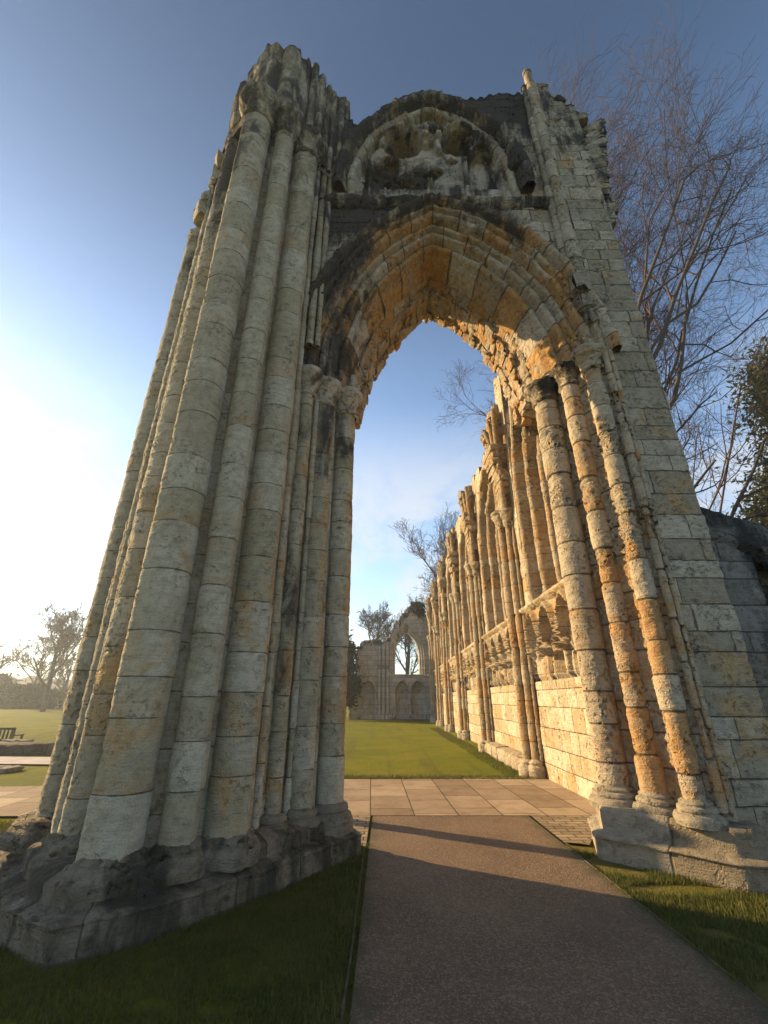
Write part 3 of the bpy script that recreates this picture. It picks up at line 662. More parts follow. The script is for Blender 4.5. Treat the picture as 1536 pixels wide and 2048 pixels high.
for xa, xb in ((-1.22, -.40), (2.20, 3.33)):           # wall beside the opening, below the springing
    xx = np.linspace(xa, xb, 24); Z = np.linspace(9.75, 10.38, 18)[:, None] * np.ones(24)[None]
    P = np.stack([np.broadcast_to(xx, Z.shape), np.full_like(Z, 5.03), Z], -1).copy(); P[..., 1] += fbm(P * 2.5, 3, 6) * .05
    mb.grid(P, xx[None] / .5, cmap(Z, JW), .8, .32, .05)
top = np.stack([np.stack([xs, np.full_like(xs, y), zt + .05 * np.sin(xs * 31 + y * 9)], -1) for y in (5.0, 5.3, 5.7, 6.2, 6.74)])
mb.grid(top, xs[None] / .5, .5, .9, .75, 0)
xx = np.linspace(-1.2, 3.33, 40); Z = np.linspace(9.6, 12.2, 24)[:, None] * np.ones(40)[None]; mb.grid(np.stack([np.broadcast_to(xx, Z.shape), np.full_like(Z, 6.1), Z], -1), xx[None] / .5, cmap(Z, JW), .5, .5, 0)
mb.build('gable_wall', M_WALL, ARCHWAY)
mb = MB()
sweep(mb, A2, [(.49, 5.03), (.48, 4.86), (.43, 4.80), (.36, 4.81), (.32, 4.87), (.29, 4.96), (.26, 5.02)], 160, .38, 1, wear=.7, stain=.74, warm=0, amp=.04, seed=31, drop=.35)
sweep(mb, A2, [(.265, 5.02)] + roll(.19, 5.04, .075, 10, -170, 9) + [(.11, 5.1), (.09, 5.2), (.06, 5.22), (.04, 5.25), (.0, 5.26), (-.01, 5.3), (0, 5.45)], 160, .34, 3, wear=.6, stain=.46, warm=.1, amp=.03, seed=33, drop=.6)
mb.build('window_arch', M_WALL, UW)
# eroded tracery: one carved heightfield
xs = np.arange(-.50, 2.32, .014); zs = np.arange(9.70, 12.75, .016); X, Z = np.meshgrid(xs, zs)
P0 = np.stack([X, X * 0 + 5.5, Z], -1)
rubz = sstep(X, 1.15, .75) * sstep(Z, 11.35, 11.0) * sstep(Z, 10.1, 10.3)
Y = 5.12 + .035 * fbm(P0 * 3.0, 4, 51) + .012 * fbm(P0 * 12, 3, 52)
Y += rubz * (.16 + .30 * (np.abs(fbm(P0 * np.array([2.0, 1, 4.5]), 4, 55)) - .25) + .14 * fbm(P0 * np.array([5, 1, 9]), 3, 59))
def hollow(cx, cz, rx, rz, dep):
    global Y
    d = np.hypot((X - cx) / rx, (Z - cz) / rz) + .16 * fbm(P0 * 5, 3, 57); Y += dep * sstep(d, 1.08, .86)
def rib(cx, cz, rr_, wd, hgt, a0, a1):
    global Y
    a = np.degrees(np.arctan2(Z - cz, X - cx)) % 360; d = np.abs(np.hypot(X - cx, Z - cz) - rr_) + .03 * fbm(P0 * 6, 2, 58)
    inn = ((a - a0) % 360) < ((a1 - a0) % 360 or 360); Y -= np.where(inn, hgt * sstep(d, wd, wd * .45), 0)
hollow(.36, 11.62, .36, .30, .6); hollow(1.47, 11.62, .33, .28, .6); hollow(.50, 12.02, .09, .12, .4); hollow(1.09, 11.83, .11, .13, .4); hollow(1.30, 12.15, .10, .1, .3); hollow(1.62, 11.22, .09, .09, .3); hollow(1.32, 11.15, .12, .09, .3)
hollow(.12, 11.2, .2, .14, .3); hollow(.55, 10.55, .2, .1, .4); hollow(.2, 10.7, .24, .1, .35); hollow(.95, 10.85, .2, .12, .35); hollow(.62, 10.12, .17, .22, .35)
nz = 10.9 + np.sqrt(np.maximum(0, .62 ** 2 - (np.abs(X - 1.9) + .30) ** 2)); nin = (np.abs(X - 1.9) < .27); Y += np.where(nin & (Z < nz), .16, 0)
Y -= np.where(np.abs(X - 1.9) < .46, .12, 0) * sstep(np.abs(Z - nz - .10), .09, .04) * (np.abs(X - 1.9) < .40)
rib(1.47, 11.55, .43, .085, .15, -20, 210); rib(.36, 11.55, .46, .085, .13, 0, 170); rib(.93, 11.2, .98, .08, .12, 25, 155); rib(.93, 12.05, .38, .07, .12, 200, 340); rib(.62, 10.12, .24, .06, .12, 0, 180)
for cx, w_, z1 in ((1.55, .06, 10.95), (2.20, .06, 10.95), (.86, .10, 10.6), (-.28, .05, 11.2), (.02, .04, 10.4)): Y -= .13 * sstep(np.abs(X - cx), w_, w_ * .5) * sstep(Z, z1 + .08, z1 - .04)
Y = np.where(Z < 10.2, np.minimum(Y, 5.06), Y)
P = np.stack([X, Y, Z], -1); keep = Z < A2.z(np.clip(X, -.42, 2.22), .03)
mb = MB(); mb.grid(P, X / .3, .5 + (Z > 10.2) * 3 + np.floor(X / .28) * 7 * (Z < 10.2), .6, .58 + .2 * rubz + .4 * fbm(P0 * 1.3, 3, 60), .1 + .2 * fbm(P0 * 2, 2, 61), mask=keep[:-1, :-1])
mb.build('tracery', M_TRAC, UW)
mb = MB()     # carved boss beside the window
lathe(mb, 2.52, 4.98, [(.02, 10.55), (.15, 10.62), (.2, 10.78), (.19, 10.95), (.12, 11.08), (.02, 11.12)], stain=.85, wear=1.2, amp=.06, seed=8)
mb.build('carved_boss', M_WALL, ARCHWAY)

# triple wall shaft on the right and buttress strip
mb = MB()
for i, (cx, cy, r, zt) in enumerate([(2.98, 4.96, .06, 13.5), (3.09, 4.9, .085, 13.95), (3.2, 4.96, .06, 13.6)]):
    shaft_patch(mb, cx, cy, r, 7.75, zt, courses(7.7, 15, .28, .5, 400 + i), 200 + i, wear=.5, stain=lambda P: .2 + .4 * sstep(P[..., 2], 11, 13), seed=410 + i, da=.02, topcut=lambda P, zt=zt: zt + fbm(P * 4, 2, 3) * .12)
blocks(mb, [((3.1, 4.92, 7.55), (.15, .12, .24), (0, 0, 0)), ((3.14, 4.95, 7.2), (.13, .1, .2), (0, 0, .1)), ((3.17, 4.97, 6.9), (.1, .08, .18), (0, 0, .1))], stain=.5, wear=1.2, seed=9, warm=0, amp=.3)
mb.build('wall_shaft', M_WALL, ARCHWAY)
def btop(x, y): return float(np.interp(x, [3.2, 3.35, 3.5, 3.52, 3.72, 3.74, 3.98, 4.0, 4.2], [13.7, 13.55, 13.5, 13.2, 13.1, 12.9, 12.8, 12.55, 12.4])) + .06 * math.sin(x * 29 + y * 13)
butt = [(3.28, 4.97), (3.95, 4.97), (3.99, 5.01), (3.99, 5.12), (4.03, 5.14), (4.05, 5.2), (4.02, 5.26), (4.07, 5.32), (4.10, 5.38), (4.06, 5.44), (4.10, 5.55), (4.12, 6.7), (3.3, 6.75)]
def bstain(P): return .2 + .45 * sstep(P[..., 2], 10.5, 12.5) + .25 * sstep(fbm(P * .8, 3, 66), .1, .5)
mb = MB(); prism_wall(mb, butt, 0., 12, JW, .55, wear=.4, stain=bstain, warm=lambda P: .12 * sstep(P[..., 2], 6, 3), dz=.05, ds=.045, ztop=btop, lump=.02)
q, L = resample(butt, .06); rows = []
for f in (0, .4, .8, 1):
    rows.append(np.array([[a * (1 - f) + 3.6 * f, b * (1 - f) + 5.8 * f, btop(a * (1 - f) + 3.6 * f, b)] for a, b in q]))
mb.grid(np.array(rows), .5, .5, .9, .75, 0)
rr = random.Random(8); it = [((x, 5.05 + rr.uniform(0, .2), btop(x, 5) + rr.uniform(-.06, .04)), (rr.uniform(.08, .16), .14, rr.uniform(.05, .1)), (0, 0, rr.uniform(-.2, .2))) for x in np.arange(3.3, 4.1, .13)]
blocks(mb, it, stain=.7, warm=0, seed=16)
mb.build('buttress', M_WALL, ARCHWAY)
# springer of a lost vault on the outer side
mb = MB(); it = []
for k in range(15):
    t = k / 14; it.append(((3.98 + .26 * t ** 1.6 + rr.uniform(-.02, .02), 5.12 + rr.uniform(-.02, .02), 10.0 + 2.1 * t), (.17 + .12 * t, .16, .085), (rr.uniform(-.1, .1), -.15 - .5 * t, rr.uniform(-.1, .1))))
for k in range(5): it.append(((4.0 + .03 * k, 5.16, 9.3 + .14 * k), (.12, .13, .07), (0, 0, 0)))
blocks(mb, it, stain=.6, wear=.9, warm=0, seed=18, amp=.2)
put(mb.build('springer', M_WALL, ARCHWAY), 'curved broken vault springer')

# =================================================================== low wall on the right
SW = empty('boundary_wall', (5, 5.3, 0), 'dark stone wall with sloping coping, running off to the right of the archway', 'wall')
def swt(x, y): return float(np.interp(x, [4.0, 4.2, 4.6, 5.5, 9], [3.85, 3.75, 3.6, 3.3, 2.5]))
mb = MB(); prism_wall(mb, [(3.36, 4.99), (4.1, 5.02), (4.42, 5.03)], .0, 3.3, JW, .7, wear=.4, stain=lambda P: .2 + .5 * sstep(P[..., 0], 3.9, 4.5), warm=0, dz=.06, ds=.05, lump=.02)  # face gets darker towards the right
prism_wall(mb, [(4.42, 5.03), (4.44, 5.35), (4.85, 5.36), (4.87, 5.04), (9, 5.05)], .0, 3.2, JW, .7, wear=.7, stain=.6, dz=.06, ds=.05, lump=.05)
mb.build('wall_face', M_DARK, SW)
mb = MB(); xs = np.linspace(3.95, 9, 70)
rows = [np.stack([xs, np.full_like(xs, y), np.array([swt(x, 0) for x in xs]) + dz + .04 * fbm(np.stack([xs * 2, xs * 0, xs * 0 + y], -1), 3, 3)], -1) for y, dz in ((5.06, -.62), (5.0, -.5), (4.96, -.46), (4.98, -.36), (5.04, -.3), (5.06, -.05), (5.2, .02), (5.6, .04), (5.9, -.1), (5.9, -3.4))]
mb.grid(np.array(rows), xs[None] / .7, np.linspace(0, 3, 10)[:, None], 1.2, .62, 0); mb.build('coping', M_DARK, SW)

# =================================================================== NAVE WALL
NW = empty('nave_wall', (3.6, 22, 0), 'long sunlit honey coloured ruined nave wall with empty windows and blind arcading', 'wall')
def xw(y): return 3.16 + .0187 * y
BAY = [6.25, 10.75, 15.55, 20.45, 25.35, 30.25, 35.15, 40.0]
JN = courses(0, 11, .30, .44, 31)
def nv(y0, y1, z0, z1, off, dy, dz, wear=.5, stain=.05, warm=.1, lump=.02, seed=0, M=M_NAVE, name='ashlar', fn=None, bw=.62, top=None):
    """a patch of the nave wall face; off>0 sets it back from the face"""
    ys = np.linspace(y0, y1, max(2, int((y1 - y0) / dy))); zs = np.linspace(z0, z1, max(2, int((z1 - z0) / dz))); Yg, Zg = np.meshgrid(ys, zs)
    X = xw(Yg) + off; P = np.stack([X, Yg, Zg], -1)
    P[..., 0] += fbm(P * 1.6, 3, seed) * lump
    if fn is not None: P[..., 0] += fn(Yg, Zg)
    if top is not None: P[..., 2] = np.minimum(P[..., 2], top(Yg))
    st = stain(P) if callable(stain) else stain
    we = wear(P) if callable(wear) else wear
    mb = MB(); mb.grid(P, Yg / bw, cmap(Zg, JN), we, st, warm, flip=True)
    return mb
class _F:      # window frame mapping: (s along Y, depth, z) -> world
    def __init__(s): pass
def nframe(P):
    y = P[..., 0]; return np.stack([xw(y) + P[..., 1], y, P[..., 2]], -1)
for b in range(7):
    y0, y1 = BAY[b], BAY[b + 1]; far = 1 + .45 * b; dy = .035 * far; yc = (y0 + y1) / 2 - (.05 if b else .25)
    # plain ashlar below, blind arcade above
    lowstain = lambda P: .05 + .25 * sstep(P[..., 2], .5, .05)
    mb = nv(y0 - .3 if b == 0 else y0, y1, -.05, 1.86, 0, dy, .035 * far, seed=b, stain=lowstain, wear=.35); mb.build('ashlar', M_NAVE, NW)
    a0, a1 = y0 + (.05 if b == 0 else .4), y1 - .35; wd = (a1 - a0) / 4
    def arc(Yg, Zg, a0=a0, wd=wd, b=b):
        o = np.zeros_like(Yg); t = (Yg - a0) / wd; k = np.floor(t); f = t - k
        h = np.abs(f - .5) * wd; inn = (t > 0) & (t < 4)
        Rr = wd * 1.0; zh = 2.42 + np.sqrt(np.maximum(0, Rr ** 2 - (h + Rr - wd * .46) ** 2))      # pointed head
        zi = 2.30 + np.sqrt(np.maximum(0, (Rr * .72) ** 2 - (h + Rr * .72 - wd * .30) ** 2))
        lost = sstep(vnoise(np.stack([k * 3.1, Yg * .35, Zg * .8 + b * 7], -1), 4), .56, .64) * sstep(Zg, 2.6, 2.2)
        niche = np.where(Zg < zi, .42, np.where(Zg < zh, .16, 0.)); niche = np.where(h > wd * .32, np.where(Zg < zh, .08, 0), niche)
        rim = -.15 * sstep(np.abs(Zg - zh), .11, .03) * (h < wd * .48) - .10 * sstep(np.abs(Zg - zi), .07, .02) * (h < wd * .32)
        colm = -.09 * sstep(np.abs(h - wd * .5), .07, .03) * (Zg < 2.5)
        o = (niche + rim + colm) * (1 - lost) + lost * (.05 + .06 * fbm(np.stack([Yg * 3, Zg * 2, Yg * 0], -1), 3, b + 3))
        return np.where(inn, o, 0) + .05 * sstep(Zg, 1.98, 1.86)
    mb = nv(y0 - .3 if b == 0 else y0, y1, 1.85, 3.4, 0, dy * .6, .022 * far, seed=20 + b, fn=arc, wear=.25, stain=.1, warm=.12, lump=.02); mb.build('blind_arcade', M_NAVES, NW)
    # string course
    mb = MB(); ys = np.linspace(y0 - .2, y1, 60); rows = []
    for o, z in ((.02, 3.32), (-.05, 3.36), (-.13, 3.40), (-.15, 3.44), (-.13, 3.47), (0.0, 3.53), (.5, 3.56)):
        P = np.stack([xw(ys) + o, ys, np.full_like(ys, z)], -1); rows.append(P + fbm(P * 3 + o, 3, b)[:, None] * .035)
    mb.grid(np.array(rows), ys[None] / .5, .5, .8, .22, .0, flip=True); mb.build('string_course', M_NAVE, NW)
    # window: moulded jambs, arch and the wall round them
    W_ = empty('window', (0, 0, 0), None, None); W_.parent = NW; W_.location = (0, 0, 0)
    hw = .72 if b else .70; MO = 1.05
    ruin = b in (0,)
    AW = Arch(yc - hw, 6.35, yc + hw, 6.35, yc, 7.75)
    pr = [(MO, .0)] + roll(.93, .04, .09, 10, -185, 9) + [(.82, .2), (.77, .3)] + roll(.66, .28, .095, 0, -185, 9) + [(.54, .46), (.48, .56)] + roll(.37, .52, .09, 0, -185, 9) + [(.26, .7), (.2, .78)] + roll(.12, .76, .06, 0, -185, 7) + [(.03, .86), (.0, .95), (.0, 1.15)]
    def jst(P): return .12 + .15 * sstep(fbm(P * 1.3, 3, 17), .1, .5)
    if not ruin:
        mb = MB(); sweep(mb, AW, pr, int(90 / (1 + .25 * b)), .4, b, wear=.9, stain=jst, warm=.2, amp=.04, seed=b + 5, frame=nframe, flip=True); mb.build('window_arch', M_NAVES, W_)
    for sgn in (-1, 1):
        mb = MB(); ztop = 6.36 if not ruin else (9.3 if sgn > 0 else 6.6)
        zs = np.linspace(3.5, ztop, int((ztop - 3.5) / (.045 * far)) + 2)
        prn = np.array(pr); ysj = yc + sgn * (hw + prn[:, 0]); Zg = zs[:, None] * np.ones(len(prn))[None]
        Yg = np.broadcast_to(ysj, Zg.shape).copy()
        if ruin and sgn > 0: Yg = Yg - .9 * sstep(Zg, 6.6, 9.6) * .6
        P = np.stack([xw(Yg) + prn[:, 1][None], Yg, Zg], -1)
        P = P + np.stack([fbm(P * np.array([4, 4, 1.6]) + q * 13, 3, b + q) for q in range(3)], -1) * .035
        mb.grid(P, b * 5 + 2.5, cmap(Zg, JN), .25 + 1.3 * sstep(fbm(P * np.array([2, 2, .9]), 3, 71), -.05, .4), jst(P), .2, flip=sgn < 0); mb.build('window_jamb', M_NAVES, W_)
    # broken mullion stub and sill
    mb = MB(); shaft_patch(mb, xw(yc) + .8, yc, .07, 3.5, 4.6 + .5 * (b % 3), JN, 4, wear=1., da=.03, dz=.05, topcut=lambda P: 4.4 + .4 * (b % 3) + fbm(P * 4, 2, 1) * .2)
    mb.build('mullion_stub', M_NAVES, W_)
    # wall face around the window up to the ragged top
    rtop = lambda Y, b=b: 9.15 + .4 * (_h(np.floor(Y * 2.1).astype(np.int64), np.int64(b), np.int64(0), 2) - .5) + .35 * fbm(np.stack([Y * .9, Y * 0, Y * 0], -1), 3, 40) + (.5 if b == 0 else 0)
    ys = np.linspace(y0 - .3 if b == 0 else y0, y1, int((y1 - y0) / (.05 * far)))
    edge_l, edge_r = yc - hw - MO, yc + hw + MO
    zb = np.where((ys > edge_l + .01) & (ys < edge_r - .01), AW.z(np.clip(ys, edge_l + .02, edge_r - .02), MO), 3.5)
    zt = np.maximum(rtop(ys), zb + .03)
    if ruin: zt = np.where((ys > edge_l) & (ys < edge_r + .1), zb + .02, np.where(ys < edge_l, 9.2, zt + .6))
    T = np.linspace(0, 1, int(60 / (1 + .2 * b)))[:, None]; Z = zb[None] + T * (zt - zb)[None]
    mb = MB()
    for off, fl in ((0, True), (1.15, False)):
        P = np.stack([np.broadcast_to(xw(ys) + off, Z.shape), np.broadcast_to(ys, Z.shape), Z], -1).copy(); P[..., 0] += fbm(P * 1.6, 3, 9) * .04
        mb.grid(P, ys[None] / .55, cmap(Z, JN), .6, .05 + .3 * sstep(Z, 7.6, 8.6), .1, flip=fl)
    rows = np.stack([np.stack([xw(ys) + o, ys, zt + .05 * fbm(np.stack([ys * 5, ys * 0 + o, ys * 0], -1), 2, 5)], -1) for o in (0, .3, .7, 1.15)])
    mb.grid(rows, ys[None], .5, .9, .6, 0, flip=True)
    it = []; rr = random.Random(b + 50)
    for k in range(16):
        y = rr.uniform(y0, y1)
        if ruin and edge_l < y < edge_r: continue
        it.append(((xw(y) + rr.uniform(.1, .8), y, float(rtop(np.array([y]))[0]) + (.5 if ruin else 0) + rr.uniform(-.1, .1)), (rr.uniform(.1, .22), rr.uniform(.1, .25), rr.uniform(.08, .2)), (0, 0, rr.uniform(-.4, .4))))
    if it: blocks(mb, it, stain=.4, seed=b + 60)
    mb.build('clerestory_wall', M_NAVE, NW)
# vault shafts between the bays with base, capital and springers
for b in range(1, 8):
    y = BAY[b]; far = 1 + .4 * b; x = xw(y)
    if b < 7:
        VS = empty('vault_shaft', (0, 0, 0), None, None); VS.parent = NW
        for (ox, oy, r) in ((-.26, 0, .115), (-.14, -.19, .09), (-.14, .19, .09), (-.05, -.30, .05), (-.05, .30, .05)):
            mb = MB(); shaft_patch(mb, x + ox, y + oy, r, .3, 5.75, courses(.3, 7, .3, .55, b * 7), b * 9, wear=lambda P: .3 + 1.2 * sstep(fbm(P * 1.1, 3, 72), -.05, .4), stain=.1, warm=.28, seed=b * 11, da=.022 * far, dz=.04 * far, lump=.010, drum=True); mb.build('shaft', M_NAVES, VS)
        mb = MB()
        for (ox, oy, r) in ((-.26, 0, .115), (-.14, -.19, .09), (-.14, .19, .09)):
            lathe(mb, x + ox, y + oy, [(r + .1, -.1), (r + .1, .2), (r + .05, .24), (r + .07, .28), (r, .34)], na=20, wear=.5, stain=.2, seed=b)
        mb.build('base', M_NAVES, VS)
        mb = MB()
        for (ox, oy, r) in ((-.26, 0, .115), (-.14, -.19, .09), (-.14, .19, .09)):
            lathe(mb, x + ox, y + oy, [(r, 5.6), (r + .04, 5.66), (r + .02, 5.74), (r + .1, 5.95), (r + .13, 6.02), (r + .1, 6.1), (.02, 6.12)], na=20, wear=1.1, stain=.3, amp=.05, seed=b + 3)
        mb.build('capital', M_NAVES, VS)
        mb = MB()          # ribs curving away from the wall
        for oy, lean, zt in ((0, .38, 8.7), (-.14, .32, 8.8), (.14, .32, 8.8), (-.28, .2, 8.9), (.28, .2, 8.9)):
            n_ = 22; t = np.linspace(0, 1, n_); cxs = x - .2 - lean * (1 - np.cos(t * 1.25)) ; cys = y + oy * (1 + 2.3 * (1 - np.cos(t * 1.3))); czs = 6.1 + (zt - 6.1) * np.sin(t * 1.35) / math.sin(1.35)
            a = np.linspace(0, 2 * math.pi, 8, endpoint=False)
            P = np.stack([cxs[:, None] + .075 * np.cos(a), cys[:, None] + .075 * np.sin(a), np.broadcast_to(czs[:, None], (n_, 8))], -1); P = P + fbm(P * 4, 3, b)[..., None] * .03
            mb.grid(P, b, czs[:, None] / .4, .7, .15, .25, close_v=True)
        it = []; rr = random.Random(b + 90)
        for k in range(12): it.append(((x - rr.uniform(-.1, .28), y + rr.uniform(-.3, .3), 8.75 + rr.uniform(-.35, .3)), (rr.uniform(.1, .2), rr.uniform(.1, .2), rr.uniform(.07, .15)), (0, rr.uniform(-.3, .3), rr.uniform(-.4, .4))))
        for k in range(10): it.append(((x - .04 - .018 * k, y + rr.uniform(-.15, .15), 6.3 + .18 * k), (.14 + .012 * k, .2 + .03 * k, .12), (0, 0, 0)))
        blocks(mb, it, wear=1.0, stain=.2, warm=.2, seed=b)
        mb.build('springer', M_NAVES, VS)
        mb = MB(); zt = 9.4 + .15 * math.sin(b * 2.1)
        prism_wall(mb, [(x + .3, y + .34), (x - .12, y + .34), (x - .12, y + .10), (x - .16, y + .08), (x - .16, y - .06), (x - .12, y - .08), (x - .12, y - .16), (x + .3, y - .16)][::-1], 8.0, zt, JN, .4, wear=.3, stain=.12, warm=.15, dz=.07, ds=.07, lump=.01, flip=True)
        mb.grid(np.array([[(x + .3, y - .16, zt), (x + .3, y + .34, zt)], [(x - .12, y - .16, zt), (x - .12, y + .34, zt)]]), .5, .5, .3, .4, 0)
        mb.build('pilaster', M_NAVES, VS)
# low stone bench along the foot of the second bay
mb = MB(); it = [((xw(y) - .12, y, .12), (.22, .42, .2), (0, 0, rng.uniform(-.05, .05))) for y in np.arange(11.5, 15.0, .8)]
blocks(mb, it, stain=.3, wear=.6, warm=0, seed=77, amp=.15); mb.build('footing', M_NAVES, NW)

# =================================================================== END WALL
EW = empty('end_wall', (.8, 40.3, 0), 'grey shaded ruined wall with one tall pointed window at the far end of the lawn', 'wall')
AE = Arch(.98, 5.0, 3.05, 5.0, 2.03, 7.15); YE = 40.0; JE = courses(0, 12, .32, .48, 71)
def eframe(P): return np.stack([P[..., 0], YE + P[..., 1], P[..., 2]], -1)
def etop(x): return np.interp(x, [-2.6, -2.2, -1.9, -1.2, .2, .45, 1.0, 1.6, 2.0, 2.5, 2.7, 3.3, 3.6, 4.0], [4.6, 5.6, 6.0, 6.1, 6.1, 6.5, 7.6, 8.3, 8.5, 9.6, 9.7, 9.0, 8.3, 8.2]) + .25 * (_h(np.floor(x * 3.3).astype(np.int64), np.int64(5), np.int64(1), 2) - .5)
xs = np.linspace(-2.5, 4.3, 150); ed = .5
zb = np.where((xs > .98 - ed) & (xs < 3.05 + ed), AE.z(np.clip(xs, .98 - ed + .001, 3.05 + ed - .001), ed), 3.5); zt = np.maximum(etop(xs), zb + .05)
T = np.linspace(0, 1, 60)[:, None]; Z = zb[None] + T * (zt - zb)[None]; mb = MB()
def estain(P): return .15 + .5 * sstep(P[..., 2] - etop(P[..., 0]), -1.2, 0) + .25 * sstep(P[..., 2], .9, .1)
for y, fl in ((0, False), (.9, True)):
    P = eframe(np.stack([np.broadcast_to(xs, Z.shape), np.full_like(Z, y), Z], -1)); P[..., 1] += fbm(P * 1.3, 3, 4) * .06
    mb.grid(P, xs[None] / .7, cmap(Z, JE), .5, estain(P), .05, flip=fl)
mb.grid(np.stack([np.stack([xs, np.full_like(xs, YE + y), zt], -1) for y in (0, .4, .9)]), .5, .5, .9, .8, 0)
rr = random.Random(3); it = []
for k in range(60):
    x = rr.uniform(-2.3, 3.9); it.append(((x, YE + rr.uniform(.1, .8), float(etop(np.array([x]))[0]) + rr.uniform(-.15, .1)), (rr.uniform(.1, .28), .25, rr.uniform(.08, .22)), (0, 0, rr.uniform(-.4, .4))))
blocks(mb, it, stain=.7, warm=0, seed=3); mb.build('wall_face', M_END, EW)
xs = np.linspace(-2.9, 4.3, 200); zs = np.linspace(-.05, 3.52, 110); X, Z = np.meshgrid(xs, zs); o = np.zeros_like(X)
for c0, wd in ((-1.35, .85), (1.55, .85), (2.85, .85)):
    h = np.abs(X - c0); zh = 2.1 + np.sqrt(np.maximum(0, (wd * 1.15) ** 2 - (h + wd * .48) ** 2)); o += np.where((h < wd * .66) & (Z < zh), .45, 0) - .2 * sstep(np.abs(Z - zh), .13, .03) * (h < wd * .72)
    zi = 1.95 + np.sqrt(np.maximum(0, .45 ** 2 - (np.abs(h - .3) + .12) ** 2)); o -= .22 * sstep(np.abs(Z - zi), .09, .03) * (h < .62) * (Z < zh)
o -= .12 * sstep(np.abs(Z - 3.45), .1, .04) + .2 * sstep(Z, .55, .4)
P = np.stack([X, YE + o + .06 * fbm(np.stack([X * 1.4, Z * 1.4, X * 0], -1), 3, 8), Z], -1)
mb = MB(); mb.grid(P, X / .7, cmap(Z, JE), .6, estain(P) + np.where(o > .15, -.25, .2), .4 * (o > .15)); mb.build('blind_arcade', M_END, EW)
mb = MB()
ejp = [(.52, .0), (.5, -.1), (.44, -.12), (.4, .0)] + [(.34, .1), (.28, .04), (.22, .1), (.18, .25), (.1, .2), (.04, .35), (0, .5), (0, .9)]
sweep(mb, AE, ejp, 80, .4, 3, wear=.5, stain=.45, warm=.05, amp=.03, seed=4, frame=eframe)
for sg, xx in ((-1, .98), (1, 3.05)):
    pn = np.array(ejp); zs_ = np.linspace(3.5, 5.02, 24); Zg = zs_[:, None] * np.ones(len(pn))[None]
    P = eframe(np.stack([np.broadcast_to(xx + sg * pn[:, 0], Zg.shape), np.broadcast_to(pn[:, 1], Zg.shape), Zg], -1)); mb.grid(P, .5, cmap(Zg, JE), .5, .35, .25 * (sg > 0), flip=sg > 0)
mb.build('window_arch', M_END, EW)
for cx in (-.05, .3, -.4):
    mb = MB(); shaft_patch(mb, cx, YE - .15 + .1 * abs(cx), .13, 0, 5.8, JE, 4, wear=.5, stain=.3, da=.05, dz=.08); mb.build('shaft', M_END, EW)

# =================================================================== GROUND
def sheet(name, pts, z, mtl, kind='structure', th=0):
    V = [(x, y, z) for x, y in pts]; return put(raw_mesh(name, V, [list(range(len(pts)))], mtl), kind=kind)
def terr(x, y):
    far = sstep(np.hypot(x, y), 26, 70); left = sstep(x, -6, -30) * sstep(y, 10, 60)
    return -.012 + .55 * left * far - 2.5 * sstep(np.hypot(x, y), 60, 160) * sstep(x, -20, -60) - .45 * sstep(y, 16.8, 18.4) * sstep(y, 26, 21) * sstep(x, -9, -11.5) + .03 * fbm(np.stack([x * .3, y * .3, x * 0], -1), 3, 2) * sstep(np.hypot(x - .5, y - 5), 5, 9)
g = np.sign(np.linspace(-1, 1, 241)) * np.abs(np.linspace(-1, 1, 241)) ** 3.0 * 290
X, Y = np.meshgrid(g, g + 30, indexing='ij'); mb = MB(); mb.grid(np.stack([X, Y, terr(X, Y)], -1), flip=True); put(mb.build('lawn', M_LAWN), kind='structure')
sheet('path', [(-.20, -6), (2.02, -6), (2.02, 7.27), (-.16, 7.27)], .010, M_TAR)
sheet('paving', [(-40, 7.0), (-.7, 7.28), (3.3, 7.28), (3.36, 10.6), (-.8, 10.35), (-8, 9.35), (-40, 8.2)], .014, M_FLAG)
sheet('setts', [(2.05, 6.05), (2.3, 5.95), (2.5, 6.3), (2.98, 6.9), (3.25, 7.275), (2.05, 7.275)], .012, M_SETT)
sheet('setts', [(-.62, 5.9), (-.20, 5.9), (-.19, 7.275), (-.62, 7.275)], .012, M_SETT)
sheet('gravel_path', [(-60, 15.8), (-8, 12.4), (-6, 12.6), (-6, 13.6), (-60, 18.5)], .03, M_PATH)
for sx, x in (('l', -.215), ('r', 2.035)):
    mb = MB(); ys = np.linspace(-6, 5.9 if sx == 'r' else 7.2, 120); zt_ = .014 if sx == 'r' else .008; wv = .003 * np.sin(ys * 2.1) + .002 * np.sin(ys * 5.3)
    mb.grid(np.stack([np.stack([x + wv + dx, ys, np.full_like(ys, z)], -1) for dx, z in ((-.007, -.02), (-.007, zt_), (.007, zt_), (.007, -.02))])); put(mb.build('path_edging', M_EDGE), 'thin timber edging on the left of the tarmac path' if sx == 'l' else 'thin timber edging on the right of the tarmac path', 'edging')

